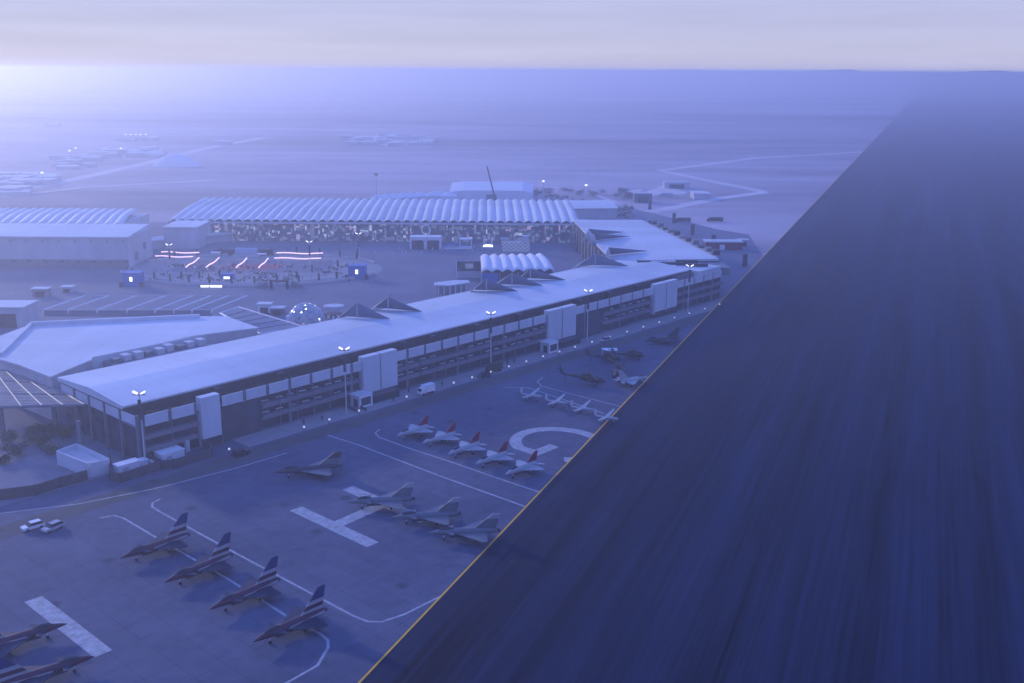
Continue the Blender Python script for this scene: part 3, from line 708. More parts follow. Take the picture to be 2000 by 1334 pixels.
# ------------------------------------------------------------------ small ribbed tent and neighbours in the courtyard
p0, p1, p2, p3 = G(940, 532, 7), G(1084, 530, 7), G(1062, 499, 8), G(938, 501, 8)
rt = thing('ribbed_tent', 'white ribbed marquee roof in the courtyard behind the sails', 'tent', (p0.x, p0.y, 0), 0)
def LL(p): return Vector((p.x-p0.x, p.y-p0.y, p.z))
n = 7; seg = 6; vs_, fs = [], []
rows = 7
for r_ in range(rows+1):
    v = r_/rows
    for i in range(n*seg+1):
        u = i/(n*seg); a = LL(p0).lerp(LL(p1), u).lerp(LL(p3).lerp(LL(p2), u), v)
        vs_.append(a+Vector((0, 0, 1.3*math.sin(math.pi*((i % seg)/seg))+1.2*math.sin(math.pi*v))))
for r_ in range(rows):
    for i in range(n*seg): a = r_*(n*seg+1)+i; fs.append((a, a+1, a+n*seg+2, a+n*seg+1))
ob = MB().add(vs_, fs).build('roof', 'fabric', rt, True); ob.modifiers.new('thickness', 'SOLIDIFY').thickness = .15
mb = MB(); A_, B_, C_, D_ = [LL(p) for p in (p0, p1, p2, p3)]
mb.prism([(A_.x+1, A_.y+1.5), (B_.x-1, B_.y+1.5), (C_.x-1, C_.y-1), (D_.x+1, D_.y-1)], 0, 6.6); mb.build('wall', 'recess', rt)
MB().box(A_.x+.5, A_.x+8, A_.y+.6, A_.y+1.3, 0, 6.4).build('banner', 'bluekiosk', rt)
for i in range(5):
    q_ = A_.lerp(B_, i/4); MB().tube((q_.x, q_.y+.3, 0), (q_.x, q_.y+.3, 6.9), .2).build('post', 'steel', rt)
p = G(916, 543); bs = thing('big_screen', 'large dark screen in a pale frame left of the ribbed marquee', 'screen', p, R(3))
MB().box(-6, 6, 0, 5, 0, 3.4).build('base', 'render', bs); MB().box(-6, 6, .5, 1.2, 3.4, 8.2).build('screen', 'jetdark', bs)
MB().box(-1.8, 2.2, .38, .5, 4.8, 7.2).build('picture', 'litdim', bs)
for x in (-6.35, 6.02): MB().box(x, x+.33, .3, 1.3, 0, 8.6).build('frame', 'white', bs)
p = G(880, 572); cf = thing('cafe_pavilion', 'low flat white-roofed open pavilion left of the sails', 'pavilion', p, R(8))
MB().prism([(-7.5, -3), (-1, -5), (9, 1), (9, 6), (2, 7), (-7.5, 2)], 4, 4.6).build('roof', 'roof', cf)
MB().prism([(-6.8, -2), (-1, -3.6), (8, 1.4), (8, 5), (2, 6), (-6.8, 1.5)], 0, 3.99).build('wall', 'wood', cf)
for i in range(6): MB().box(-6+i*2.6, -5.5+i*2.6, -4.4+abs(i-2)*.9, -3.9+abs(i-2)*.9, 0, 4).build('post', 'white', cf)
# glass dome
p = G(598, 634); dm = thing('glass_dome', 'glittering geodesic dome behind the long hall', 'dome', p)
bm = bmesh.new(); bmesh.ops.create_icosphere(bm, subdivisions=4, radius=7.4)
bmesh.ops.bisect_plane(bm, geom=bm.verts[:]+bm.edges[:]+bm.faces[:], plane_co=(0, 0, -1.5), plane_no=(0, 0, 1), clear_inner=True)
bmesh.ops.translate(bm, verts=bm.verts, vec=(0, 0, 1.5))
mb = MB(); el = []
for f in bm.faces:
    r_ = random.random(); zc = f.calc_center_median().z
    mi = 3 if zc < 2.6 and r_ < .25 else (1 if r_ < .035 else (2 if r_ < .55 else (4 if r_ < .75 else 0)))
    mb.add([v.co.copy() for v in f.verts], [tuple(range(len(f.verts)))], mi)
M['domeglass'] = mat('dome_glass', (0.12, 0.17, 0.26), 0.12, 0.4, 0.6, spec=.6)
M['domeclear'] = mat('dome_pale_pane', (0.3, 0.36, 0.44), 0.2, 0.2, 0.6, spec=.6)
mb.build('pane', ['domeglass', 'litwin', 'domeclear', 'litpink', 'litdim'], dm)
mb = MB()
for e_ in bm.edges: mb.tube(e_.verts[0].co*1.004, e_.verts[1].co*1.004, .04, n=4)
mb.build('lattice', 'white', dm); bm.free()
MB().box(-7.2, -5, -4.2, -2.2, 0, 4.4).build('porch', 'white', dm)
stand_box('site_cabin', 'white cabin left of the glass dome', 'cabin', 516, 612, 5.5, 4, 3.6, 'white')
stand_box('site_cabin', 'open grey stall between white cabin and glass dome', 'stall', 541, 616, 5.5, 4, 2.8, 'post', roofm='steel')
p = G(652, 618); bw_ = thing('serving_counter', 'round dark serving counter right of the glass dome', 'counter', p)
MB().loft([(0, 0, 0, 0, 0)], 3) if False else None
mb = MB(); mb.prism([(4*math.cos(2*math.pi*i/20), 3*math.sin(2*math.pi*i/20)) for i in range(20)], 0, 1.3); mb.build('counter', 'dark', bw_)
mb = MB(); mb.prism([(4.4*math.cos(2*math.pi*i/20), 3.3*math.sin(2*math.pi*i/20)+1) for i in range(20)], 4.0, 4.5); mb.build('canopy', 'steel', bw_)
for s_ in (-1, 1): MB().tube((s_*2.5, 1, 1.3), (s_*2.5, 1, 4.0), .15).build('post', 'steel', bw_)
for i in range(4): MB().box(-4+i*2, -3+i*2, -4.3, -3.5, 0, 1+.4*(i % 2)).build('crate', 'litdim' if i % 2 else 'white', bw_)

# ------------------------------------------------------------------ round plaza
pc = G(495, 526)
def oval(rx, ry, z, n=64): return [(pc.x+rx*math.cos(2*math.pi*i/n), pc.y+ry*math.sin(2*math.pi*i/n)) for i in range(n)]
RX = (G(745, 540).x-G(240, 530).x)/2
sheet('plaza', oval(RX, 44, 0), 0.05, 'plaza')
sheet('plaza_floor', [(pc.x+x, pc.y+y) for x, y in ((-43, -8), (36, -9), (40, 24), (-36, 26))], 0.09, 'court')
sheet('red_glow_patch', [(pc.x+x, pc.y+y) for x, y in ((-18, -2), (12, -2), (14, 14), (-14, 14))], 0.12, 'red')  # red glow between the tubes, painted as a flat red sheet
def ringwall(name, label, r, rr, h, a0, a1, mk, z0=0.0):
    t = thing(name, label, 'barrier', (pc.x, pc.y, 0)); mb = MB(); n = 30
    for i in range(n):
        u, v = a0+(a1-a0)*i/n, a0+(a1-a0)*(i+1)/n
        mb.obox((r*math.cos(u), rr*math.sin(u)), (r*math.cos(v), rr*math.sin(v)), .5, z0, h)
    mb.build('wall', mk, t); return t
ringwall('plaza_wall', 'outer low pale wall curving along the front of the round plaza', RX, 44, 1.3, R(195), R(345), 'render')
ringwall('plaza_wall', 'inner low pale wall curving along the front of the round plaza', RX-5, 40, 1.5, R(198), R(342), 'steel')
ringwall('plaza_wall', 'low pale wall curving along the back of the round plaza', RX, 44, 1.2, R(25), R(155), 'render')
for x0, y0, x1, y1, lab in ((303, 500, 377, 502, 'front glowing tube left of the plaza stage'), (315, 492, 389, 494, 'back glowing tube left of the plaza stage'),
                            (540, 494, 631, 495, 'back glowing tube right of the plaza stage'), (536, 504, 627, 505, 'front glowing tube right of the plaza stage'),
                            (363, 522, 389, 504, 'first slanted glowing tube from the left on the plaza'), (403, 522, 428, 504, 'second slanted glowing tube from the left on the plaza'),
                            (461, 523, 482, 505, 'third slanted glowing tube from the left on the plaza'), (505, 523, 524, 505, 'rightmost slanted glowing tube on the plaza')):
    p = G(x0, y0, 3); q_ = G(x1, y1, 3); t = thing('light_tube', lab, 'light', (p.x, p.y, 0), 0, 'glowing tubes on the plaza')
    d = q_-p; mb = MB(); n = 6
    for i in range(n): mb.tube(Vector((d.x*i/n, d.y*i/n, 3+.25*math.sin(i*1.3))), Vector((d.x*(i+1)/n, d.y*(i+1)/n, 3+.25*math.sin((i+1)*1.3))), .3, n=6)
    mb.build('tube', 'strip', t)
    for f in (0.02, .98): MB().tube((d.x*f, d.y*f, 0), (d.x*f, d.y*f, 2.7), .12).build('post', 'dark', t)
p = G(480, 502); sg = thing('stage', 'white barrel-vaulted stage at the back of the round plaza', 'stage', p)
mb = MB(); n = 12; arc = [(2.9*math.cos(math.pi*i/n), 1.2+3.4*math.sin(math.pi*i/n)) for i in range(n+1)]
mb.add([(-6, y+3, z) for y, z in arc]+[(6, y+3, z) for y, z in arc], [(i, i+1, n+2+i, n+1+i) for i in range(n)]+[tuple(range(n+1))[::-1], tuple(range(n+1, 2*n+2))])
mb.build('vault', 'domeclear', sg); MB().box(-7, 7, -.6, 6.6, 0, 1.19).build('platform', 'steel', sg); MB().box(-19, -6.4, 5, 5.6, 0, 3.2).build('backdrop', 'dark', sg); MB().box(6.4, 14, 5, 5.6, 0, 3.4).build('backdrop', 'dark', sg)
MB().box(-1, 1, -.8, -.61, 3.2, 3.9).build('lamp', 'litwin', sg) if False else None
for px, py, lab in ((422, 503, 'small white canopy left of the plaza stage'), (512, 506, 'small white canopy right of the plaza stage')):
    t = thing('small_canopy', lab, 'canopy', G(px, py)); MB().box(-2.4, 2.4, -1.5, 1.5, 2.6, 3.0).build('roof', 'white', t)
    for x, y in ((-2.2, -1.3), (2.2, -1.3), (2.2, 1.3), (-2.2, 1.3)): MB().tube((x, y, 0), (x, y, 2.6), .1).build('post', 'steel', t)
for px, py, lab in ((257, 560, 'blue display cube at the left end of the round plaza'), (697, 545, 'blue display cube at the right end of the round plaza')):
    t = thing('display_cube', lab, 'kiosk', G(px, py)); MB().box(-4.2, 4.2, 0, 6, 0, 6.2).build('body', 'bluekiosk', t); MB().box(-4.4, 4.4, -.2, 6.2, 6.2, 6.6).build('roof', 'bluekiosk', t)
    MB().box(-.6, .6, -.15, -.02, 2.6, 4.6).build('emblem', 'litwin', t)
    for s_ in (-1, 1): MB().box(s_*4.9-.7, s_*4.9+.7, -1.2, .4, 0, 2.2).build('planter', 'dark', t)
p = G(545, 565); gt = thing('plaza_gate', 'dark square gateway at the front of the round plaza', 'gate', p)
for s_ in (-1, 1): MB().box(s_*3.8-.55, s_*3.8+.55, 0, 1.4, 0, 3.6).build('pillar', 'dark', gt)
MB().box(-4.4, 4.4, 0, 1.4, 3.6, 4.3).build('lintel', 'dark', gt)
for s_, lab in ((-1, 'stair left of the dark plaza gateway'), (1, 'stair right of the dark plaza gateway')):
    t = thing('plaza_stair', lab, 'stairs', G(545+s_*37, 563)); mb = MB()
    for i in range(8): mb.box(-3.2*s_+s_*i*.75, -3.2*s_+s_*(i+1)*.75, 0, 2, 0, 3-i*.36)
    mb.build('steps', 'slab', t); MB().tube((-3.2*s_, 0, 4), (2.8*s_, 0, 1.1), .12).build('handrail', 'dark', t)
bn = thing('banner_post', 'slim dark banner post around the round plaza', 'banner', group='banner posts around the round plaza')
MB().tube((0, 0, 0), (0, 0, 4.6), .1).build('pole', 'dark', bn); MB().box(-.55, .55, -.08, .08, 1.2, 4.5).build('banner', 'jetdark', bn)
sp = []
for i in range(15):
    a = R(203)+R(134)*i/14; sp.append(((pc.x+(RX-2)*math.cos(a), pc.y+42*math.sin(a), 0), 0, None))
for i in range(9):
    a = R(40)+R(100)*i/8; sp.append(((pc.x+(RX-2)*math.cos(a), pc.y+43*math.sin(a), 0), 0, None))
for px, py in ((390, 548), (355, 548), (430, 545), (580, 548), (610, 535), (660, 525), (700, 500)): sp.append(((G(px, py).x, G(px, py).y, 0), 0, None))
series(bn, sp)
st_ = thing('seating_table', 'small dark table with stools on the plaza', 'table', group='tables and stools on the plaza')
MB().prism([(1.1*math.cos(i*math.pi/5), 1.1*math.sin(i*math.pi/5)) for i in range(10)], .7, .85).build('table_top', 'dark', st_)
MB().tube((0, 0, 0), (0, 0, .7), .1).build('leg', 'steel', st_)
for k in range(3): MB().box(1.7*math.cos(k*2.1)-.35, 1.7*math.cos(k*2.1)+.35, 1.7*math.sin(k*2.1)-.35, 1.7*math.sin(k*2.1)+.35, 0, .6).build('stool', 'white' if k == 0 else 'dark', st_)
series(st_, [((pc.x+random.uniform(-44, 48), pc.y+random.uniform(-34, 12), .1), random.uniform(0, 6), None) for i in range(64)])
lb = thing('lit_bar', 'low lit white counter at the front edge of the plaza', 'counter', G(413, 562)); MB().box(-5, 5, 0, 1, 0, 1.2).build('counter', 'steel', lb); MB().box(-5, -1.2, -.15, -.02, .3, 1.1).build('light_panel', 'litwin', lb); MB().box(-.6, 5, -.15, -.02, .3, 1.1).build('light_panel', 'litwin', lb)
lb = thing('lit_bar', 'small blue stall with lit counter in the middle of the plaza', 'stall', G(443, 546)); MB().box(-3.4, 3.4, 0, 3, 0, 2.8).build('body', 'bluekiosk', lb); MB().box(-1.4, 1.4, -.15, -.02, .4, 1.4).build('light_panel', 'litwin', lb)
# stalls left of the plaza
for px, py, w_, h_, m_, lab in ((78, 580, 7, 3.4, 'wood', 'small stall with pale slab roof above the awning frames'), (25, 516, 10, 3.2, 'render', 'pale stall cluster before the plain left hall'),
                                (187, 516, 9, 4, 'post', 'grey stall before the right part of the plain left hall'), (130, 571, 5, 2.2, 'steel', 'little pale stall right of the slab-roofed stall')):
    stand_box('stall', lab, 'stall', px, py, w_, 4, h_, m_)
stand_box('block', 'pale block behind the rear wing at the left edge', 'building', 10, 640, 16, 12, 8, 'wallwhite')
stand_box('site_cabin', 'small pale cabin beside the block at the left edge', 'cabin', 37, 634, 5, 5, 6.5, 'wallwhite')

# ------------------------------------------------------------------ compound at the near left corner
pe = [G(*q_, 3.8) for q_ in ((110, 880), (150, 866), (213, 896), (172, 905))]
en = thing('walled_enclosure', 'white roofless walled enclosure below the slatted canopy', 'enclosure', (pe[3].x, pe[3].y, 0))
for i in range(4):
    a, b2 = pe[i]-pe[3], pe[(i+1) % 4]-pe[3]; a.z = b2.z = 0
    d = (b2-a).normalized()*.2
    MB().obox(a+d, b2-d, .4, 0, 3.8).build('wall', 'panel', en)
MB().prism([((p-pe[3]).x*.97-.1, (p-pe[3]).y*.97+.3) for p in pe], 0, 2.6).build('deck', 'render', en)
def fence(pts, h, lab, mk='fence'):
    P = [G(*p) for p in pts]; t = thing('site_fence', lab, 'fence', P[0])
    for i in range(len(P)-1):
        mb = MB(); mb.obox(P[i]-P[0], P[i+1]-P[0], .25, .05, h); mb.build('panel', mk, t)
        p = P[i]-P[0]; MB().box(p.x-.2, p.x+.2, p.y-.2, p.y+.2, 0, h+.15).build('post', 'dark', t)
    return t
fence(((216, 908), (216, 939), (236, 943), (314, 918), (340, 916), (414, 893), (413, 884), (392, 872)), 2.6, 'dark screen fence boxing in the yard at the hall corner')
fence(((314, 917), (291, 903)), 2.6, 'short dark fence dividing the corner yard')
fence(((-40, 982), (70, 968), (120, 952), (172, 938)), 2.8, 'long dark fence running left from the white enclosure')
fence(((700, 806), (660, 790)), 0.9, 'low dark rail left of the white-framed kiosk'); fence(((715, 803), (685, 789)), 0.9, 'low dark rail at the foot of the white-framed kiosk')
def crate(px, py, w_, d_, h_, lab, nm='storage_box', cat='container', mk='white'):
    t = thing(nm, lab, cat, G(px, py), SROT)
    MB().box(0, w_, 0, d_, 0, h_).build('body', mk, t); MB().box(-.15, w_+.15, -.15, d_+.15, h_, h_+.18).build('lid', mk, t)
    MB().box(w_*.2, w_*.45, -.1, -.01, .2, h_*.75).build('door', 'steel', t)
    return t
crate(232, 931, 6, 2.6, 2.6, 'large white container in the corner yard'); crate(268, 918, 3.2, 2, 2, 'smaller white container beside the floodlight mast')
crate(298, 912, 2, 1.6, 1.3, 'low white crate by the dividing fence'); crate(318, 908, 6.4, 4.4, 2.6, 'white flat-topped tent unit in the corner yard', 'tent_unit', 'tent')
crate(364, 884, 1.2, 1.2, 3.2, 'slim pale booth inside the corner yard', 'booth', 'booth', 'steel')
# white framed kiosk
t = thing('framed_kiosk', 'pale kiosk with bright white window frames by the second floodlight mast', 'kiosk', S(68, 4.5), SROT)
MB().box(0, 5, 0, 4.2, 0, 3.6).build('body', 'wallwhite', t); MB().box(-.3, 5.3, -.3, 4.5, 3.6, 3.9).build('roof', 'panel', t)
for (x0, x1, y0, y1, z0, z1) in ((0, 5, -.35, -.05, 3.1, 3.6), (0, 5, -.35, -.05, 0, .5), (0, .5, -.35, -.05, .5, 3.1), (4.5, 5, -.35, -.05, .5, 3.1)): MB().box(x0, x1, y0, y1, z0, z1).build('window_frame', 'lit2' if 'lit2' in M else 'white', t)
MB().box(.5, 4.5, -.15, -.04, .5, 3.1).build('window', 'glass', t); MB().box(-.2, -.02, .6, 2.4, 0.1, 2.6).build('door', 'glass', t)
t = dup(t, S(156, 5), SROT, 'pale kiosk with bright white window frames in the dark right half of the hall front')
# dark skirts under the tall panels
for a, lab in ((70.5, 'dark covered skip under the second pair of tall white panels'), (161.5, 'dark covered skip under the third pair of tall white panels')):
    t = thing('covered_skip', lab, 'skip', S(a+3, 4.2), SROT); MB().box(0, 11, 0, 2.6, 0, 2.2).build('body', 'dark', t); MB().box(-.2, 11.2, -.2, 2.8, 2.2, 2.5).build('cover', 'fence', t)
# bollard lights along the forecourt
bl = thing('bollard_light', 'knee-high post with a pale glowing globe along the forecourt edge', 'bollard light', group='bollard lights along the forecourt')
MB().tube((0, 0, 0), (0, 0, 1.1), .12).build('post', 'dark', bl)
mb = MB(); mb.loft([(-.34, 0, 0, .02, .02), (-.24, 0, 0, .26, .26), (0, 0, 0, .36, .36), (.24, 0, 0, .26, .26), (.34, 0, 0, .02, .02)], 10); o_ = mb.build('globe', 'bulb', bl, True); o_.location = (0, 0, 1.35)
series(bl, [(S(a, 9.3), 0, None) for a in (19.5, 44, 53, 64, 83, 94, 103.5, 112, 121, 130, 139, 148, 157, 166, 176, 187, 198, 209, 220, 231, 242, 254, 266)])

# ------------------------------------------------------------------ vehicles
def car_proto(name, label, paint, suv=True, group=None):
    t = thing(name, label, 'car', group=group)
    L_, Wd = 4.8, 1.9
    b = MB(); pr_ = [(-2.4, .45), (-2.4, 1.0), (-1.3, 1.12), (2.2, 1.1), (2.35, .9), (2.4, .45)]
    b.add([(x, -Wd/2, z) for x, z in pr_]+[(x, Wd/2, z) for x, z in pr_], [tuple(range(6)), tuple(range(6, 12))[::-1]]+[(i, 6+i, 6+(i+1) % 6, (i+1) % 6) for i in range(6)]); b.build('body', paint, t)
    b = MB(); pr_ = [(-1.35, 1.1), (-.6, 1.7), (1.7, 1.72), (2.15, 1.1)]
    b.add([(x, -Wd/2+(.14 if z > 1.3 else .04), z) for x, z in pr_]+[(x, Wd/2-(.14 if z > 1.3 else .04), z) for x, z in pr_], [tuple(range(4)), tuple(range(4, 8))[::-1]]+[(i, 4+i, 4+(i+1) % 4, (i+1) % 4) for i in range(4)]); b.build('cabin', 'canopy', t)
    MB().box(-.6, 1.65, -.78, .78, 1.725, 1.78).build('roof', paint, t)
    for x in (-1.5, 1.45):
        for y in (-.95, .75): MB().tube((x, y, .36), (x, y+.2, .36), .36, n=12).build('wheel', 'tyre', t)
    for y in (-.75, .35): MB().box(-2.44, -2.38, y, y+.4, .75, .95).build('headlight', 'white', t)
    return t
c1 = car_proto('parked_car', 'dark estate car on the service road left of the tall white panel', 'cardark'); c1.location = S(21, 12.5); c1.rotation_euler = (0, 0, SROT+math.pi)
c2 = car_proto('parked_car', 'white car with open boot on the apron at the left', 'white'); c2.location = G(65, 1033); c2.rotation_euler = (0, 0, heading(45))
c3 = car_proto('parked_car', 'silver car beside the white car on the apron', 'carsilver'); c3.location = G(104, 1035); c3.rotation_euler = (0, 0, heading(30))
c4 = car_proto('parked_car', 'dark car by the covered skip before the middle balconies', 'cardark'); c4.location = S(118, 9); c4.rotation_euler = (0, 0, SROT)
c5 = car_proto('parked_car', 'pale car at the foot of the third floodlight mast', 'carsilver'); c5.location = S(184, 9.5); c5.rotation_euler = (0, 0, SROT)
def truck(name, label, p, rz, body='white', L_=6.0):
    t = thing(name, label, 'truck', p, rz)
    MB().box(-L_/2+1.7, L_/2, -1.1, 1.1, .8, 3.1).build('cargo_box', body, t)
    b = MB(); pr_ = [(-L_/2, .6), (-L_/2, 1.5), (-L_/2+.45, 2.35), (-L_/2+1.6, 2.4), (-L_/2+1.6, .6)]
    b.add([(x, -1.05, z) for x, z in pr_]+[(x, 1.05, z) for x, z in pr_], [tuple(range(5)), tuple(range(5, 10))[::-1]]+[(i, 5+i, 5+(i+1) % 5, (i+1) % 5) for i in range(5)]); b.build('cab', body, t)
    b = MB(); b.wing([(-L_/2-.02, -.9, 1.52), (-L_/2-.02, .9, 1.52), (-L_/2+.42, .9, 2.3), (-L_/2+.42, -.9, 2.3)], .06); b.build('windscreen', 'canopy', t)
    MB().box(-L_/2+1.6, L_/2, -.5, .5, .5, .79).build('chassis', 'tyre', t)
    for x in (-L_/2+.9, L_/2-1.2):
        for y in (-1.1, .85): MB().tube((x, y, .45), (x, y+.25, .45), .45, n=12).build('wheel', 'tyre', t)
    return t
truck('box_truck', 'white box truck driving along the hall front', S(92, 8.5), SROT)
for px, py, rz, bd, lab in ((1333, 434, 5, 'cargreen', 'dark lorry beyond the right hall, beside a banner tower'), (1396, 433, 0, 'cargreen', 'dark lorry standing alone in the sand at the right'), (1300, 384, 0, 'steel', 'pale-sided lorry by the bright gravel patch')):
    truck('lorry', lab, G(px, py), R(rz), bd, 11)
tw = thing('banner_tower', 'slim dark banner tower', 'banner tower', group='dark banner towers beyond the right hall')
MB().box(-1.5, 1.5, -1.2, 1.2, 0, .5).build('base', 'post', tw); MB().box(-1.15, 1.15, -.9, .9, .5, 6.4).build('tower', 'jetdark', tw); MB().box(-1.3, 1.3, -1.05, 1.05, 6.4, 6.8).build('cap', 'dark', tw)
series(tw, [(G(x, y), 0, l) for x, y, l in ((1269, 409, 'dark banner tower above the pale track, nearest the hall'), (1245, 392, 'dark banner tower left of the bright gravel patch'), (1316, 436, 'dark banner tower touching the first lorry'), (1352, 459, 'lone dark banner tower in the middle of the sand'), (1393, 481, 'dark banner tower in front of the red shed'), (1454, 521, 'dark banner tower nearest the runway line'))])
t = thing('red_shed', 'long red shed with a flat pale roof beyond the right hall', 'shed', G(1412, 488)); MB().box(-10, 11, 0, 8, 0, 4.2).build('wall', 'red', t); MB().box(-10.6, 11.6, -.6, 8.6, 4.2, 4.9).build('roof', 'steel', t); MB().box(-2, 1, -.12, -.01, 0, 3).build('door', 'white', t)
stand_box('site_cabin', 'small pale cabin right of the red shed', 'cabin', 1452, 481, 6, 4, 3.5, 'wallwhite'); stand_box('site_cabin', 'pale cabin by the bright gravel patch', 'cabin', 1322, 368, 22, 10, 5, 'steel', roofm='steel')
stand_box('site_cabin', 'grey shed block left of the nearest banner tower', 'shed', 1256, 396, 14, 10, 7, 'post', roofm='steel')
# car park behind the halls
cp = car_proto('parked_car', 'parked car in the crowded car park behind the halls', 'cardark', group='cars in the car park behind the halls')
cq = car_proto('parked_car', 'pale parked car in the crowded car park behind the halls', 'carsilver', group='cars in the car park behind the halls')
sa, sb = [], []
for i in range(130):
    px = random.uniform(1045, 1235); lo = 376+(px-1045)*.16; py = random.uniform(lo, lo+22)
    if 1092 < px < 1190 and py > 398: continue
    (sa if random.random() < .7 else sb).append((G(px, py), R(random.choice((0, 90, 5, 95))), None))
for i in range(26): (sa if i % 3 else sb).append((G(random.uniform(1135, 1215), random.uniform(417, 424)), R(8), None))
series(cp, sa); series(cq, sb)

# ------------------------------------------------------------------ aircraft
def gear(t, spots, r=.3, h=1.1):
    for x, y in spots:
        g_ = MB().tube((x, y, r), (x, y, h), .08, n=6).build('landing_gear', 'steel', t)
        MB().tube((x, y-.12, r), (x, y+.12, r), r, n=12).build('wheel', 'tyre', g_)
def delta_jet(name, label, cols, fin_cols, L_=15.5, span=9.8, canard=True, fin_h=3.4, group=None, stripe=False):
    t = thing(name, label, 'jet', group=group); z = 2.0
    k = L_/15.5
    secs = [(7.7*k, 0, z-.2, .05, .05), (6.6*k, 0, z-.1, .38, .36), (5.2*k, 0, z, .55, .6), (3.2*k, 0, z-.05, .8, .82), (.5, 0, z-.1, 1.05, .9), (-3*k, 0, z, 1.0, .8), (-6*k, 0, z+.05, .75, .7), (-7.6*k, 0, z+.05, .55, .55)]
    MB().loft(secs, 14).build('fuselage', cols[0], t, True)
    MB().loft([(5.4*k, 0, z+.42, .1, .1), (4.6*k, 0, z+.62, .36, .45), (3.4*k, 0, z+.72, .38, .5), (2.0*k, 0, z+.7, .2, .22)], 10).build('canopy', 'canopy', t, True)
    MB().box(-.5, 3.0*k, -.55, .55, z-1.15, z-.55).build('intake', 'jetdark', t)
    MB().loft([(-7.55*k, 0, z+.05, .52, .52), (-8.2*k, 0, z+.05, .4, .4)], 12).build('nozzle', 'jetdark', t)
    for s_ in (-1, 1):
        MB().wing([(1.6*k, s_*.85, z-.1), (-4.0*k, s_*span/2, z-.15), (-5.1*k, s_*span/2, z-.15), (-5.4*k, s_*.85, z-.1)][::s_], .16).build('wing', cols[1], t)
        if canard: MB().wing([(4.1*k, s_*.7, z+.25), (2.5*k, s_*2.6, z+.35), (1.9*k, s_*2.6, z+.35), (2.2*k, s_*.7, z+.25)][::s_], .1).build('canard', cols[2], t)
        else: MB().wing([(-5.2*k, s_*.7, z+.1), (-7.4*k, s_*2.7, z+.1), (-8.2*k, s_*2.7, z+.1), (-7.7*k, s_*.6, z+.1)][::s_], .1).build('tailplane', cols[2], t)
    if stripe:
        for s_ in (-1, 1): MB().wing([(.6*k, s_*1.06, z-.32), (.6*k, s_*1.06, z+.2), (-7.4*k, s_*.66, z+.34), (-7.4*k, s_*.66, z-.1)][::s_], .12).build('stripe', 'jetwhite', t)
    n = len(fin_cols); fb = MB()
    f0, f1, g0, g1 = Vector((-2.4*k, 0, z+.55)), Vector((-7.3*k, 0, z+.55)), Vector((-6.6*k, 0, z+.55+fin_h)), Vector((-8.2*k, 0, z+.55+fin_h))
    for i in range(n):
        u, v = i/n, (i+1)/n
        fb.wing([f0.lerp(g0, u), f1.lerp(g1, u), f1.lerp(g1, v), f0.lerp(g0, v)], .2, i)
    fb.build('tail_fin', fin_cols, t)
    gear(t, ((4.2*k, 0), (-2.6*k, 1.3), (-2.6*k, -1.3)))
    return t
j1 = delta_jet('display_jet', 'x', ('maroon', 'navydark', 'navydark'), ['jetwhite', 'maroon', 'jetwhite', 'blue', 'blue', 'blue'], fin_h=4.6, stripe=True, group='striped display jets on stand I')
row = [(G(303, 1083), 'striped-finned red and navy jet, farthest of the left-facing row on stand I'), (G(388, 1127), 'striped-finned red and navy jet, second of the left-facing row on stand I'),
       (G(478, 1178), 'striped-finned red and navy jet, third of the left-facing row on stand I'), (G(566, 1240), 'striped-finned red and navy jet, nearest of the left-facing row on stand I')]
hd = heading(222.5)
series(j1, [(p, hd+R(random.uniform(-2.5, 2.5)), l) for p, l in row]+[(G(45, 1262), heading(52), 'striped-finned jet facing right beyond the bar of letter I'), (G(95, 1330), heading(52), 'striped-finned jet facing right at the bottom left corner')])
tr1 = delta_jet('trainer_jet', 'x', ('jetwhite', 'jetwhite', 'jetwhite'), ['red', 'red', 'red'], L_=11.5, span=9.2, canard=False, fin_h=2.6, group='white trainer jets on stand G')
tl = ('farthest white red-finned trainer jet in the row by letter G', 'second white red-finned trainer jet from the far end of its row', 'middle white red-finned trainer jet of the row of five', 'fourth white red-finned trainer jet from the far end of its row', 'white red-finned trainer jet nearest the camera in the row of five')
series(tr1, [(G(x, y), heading(226+random.uniform(-3, 3)), l) for (x, y), l in zip(((806, 854), (858, 868), (906, 889), (960, 908), (1018, 928)), tl)])
ft = delta_jet('fighter_jet', 'x', ('jetgrey', 'jetgrey', 'jetgrey'), ['jetgrey', 'jetgrey', 'jetwhite'], L_=15.5, span=11, group='grey delta fighters on stand H')
series(ft, [(G(x, y), heading(h_), l) for x, y, h_, l in ((742, 992, 262, 'grey delta fighter parked across the far stem of letter H'), (830, 1022, 262, 'grey delta fighter between letter H and the runway line'), (904, 1054, 265, 'grey delta fighter nearest the runway line'))])
f2 = delta_jet('fighter_jet', 'grey fighter with dark nose standing alone beyond letter H', ('jetdark', 'jetgrey', 'jetdark'), ['jetgrey', 'jetdark'], L_=17, span=11, canard=False); f2.location = G(600, 930); f2.rotation_euler = (0, 0, heading(255))
f3 = delta_jet('fighter_jet', 'dark fighter partly behind the helicopter row near the runway line', ('jetdark', 'jetdark', 'jetdark'), ['jetdark'], L_=15, span=10, canard=False); f3.location = G(1290, 672); f3.rotation_euler = (0, 0, heading(250))
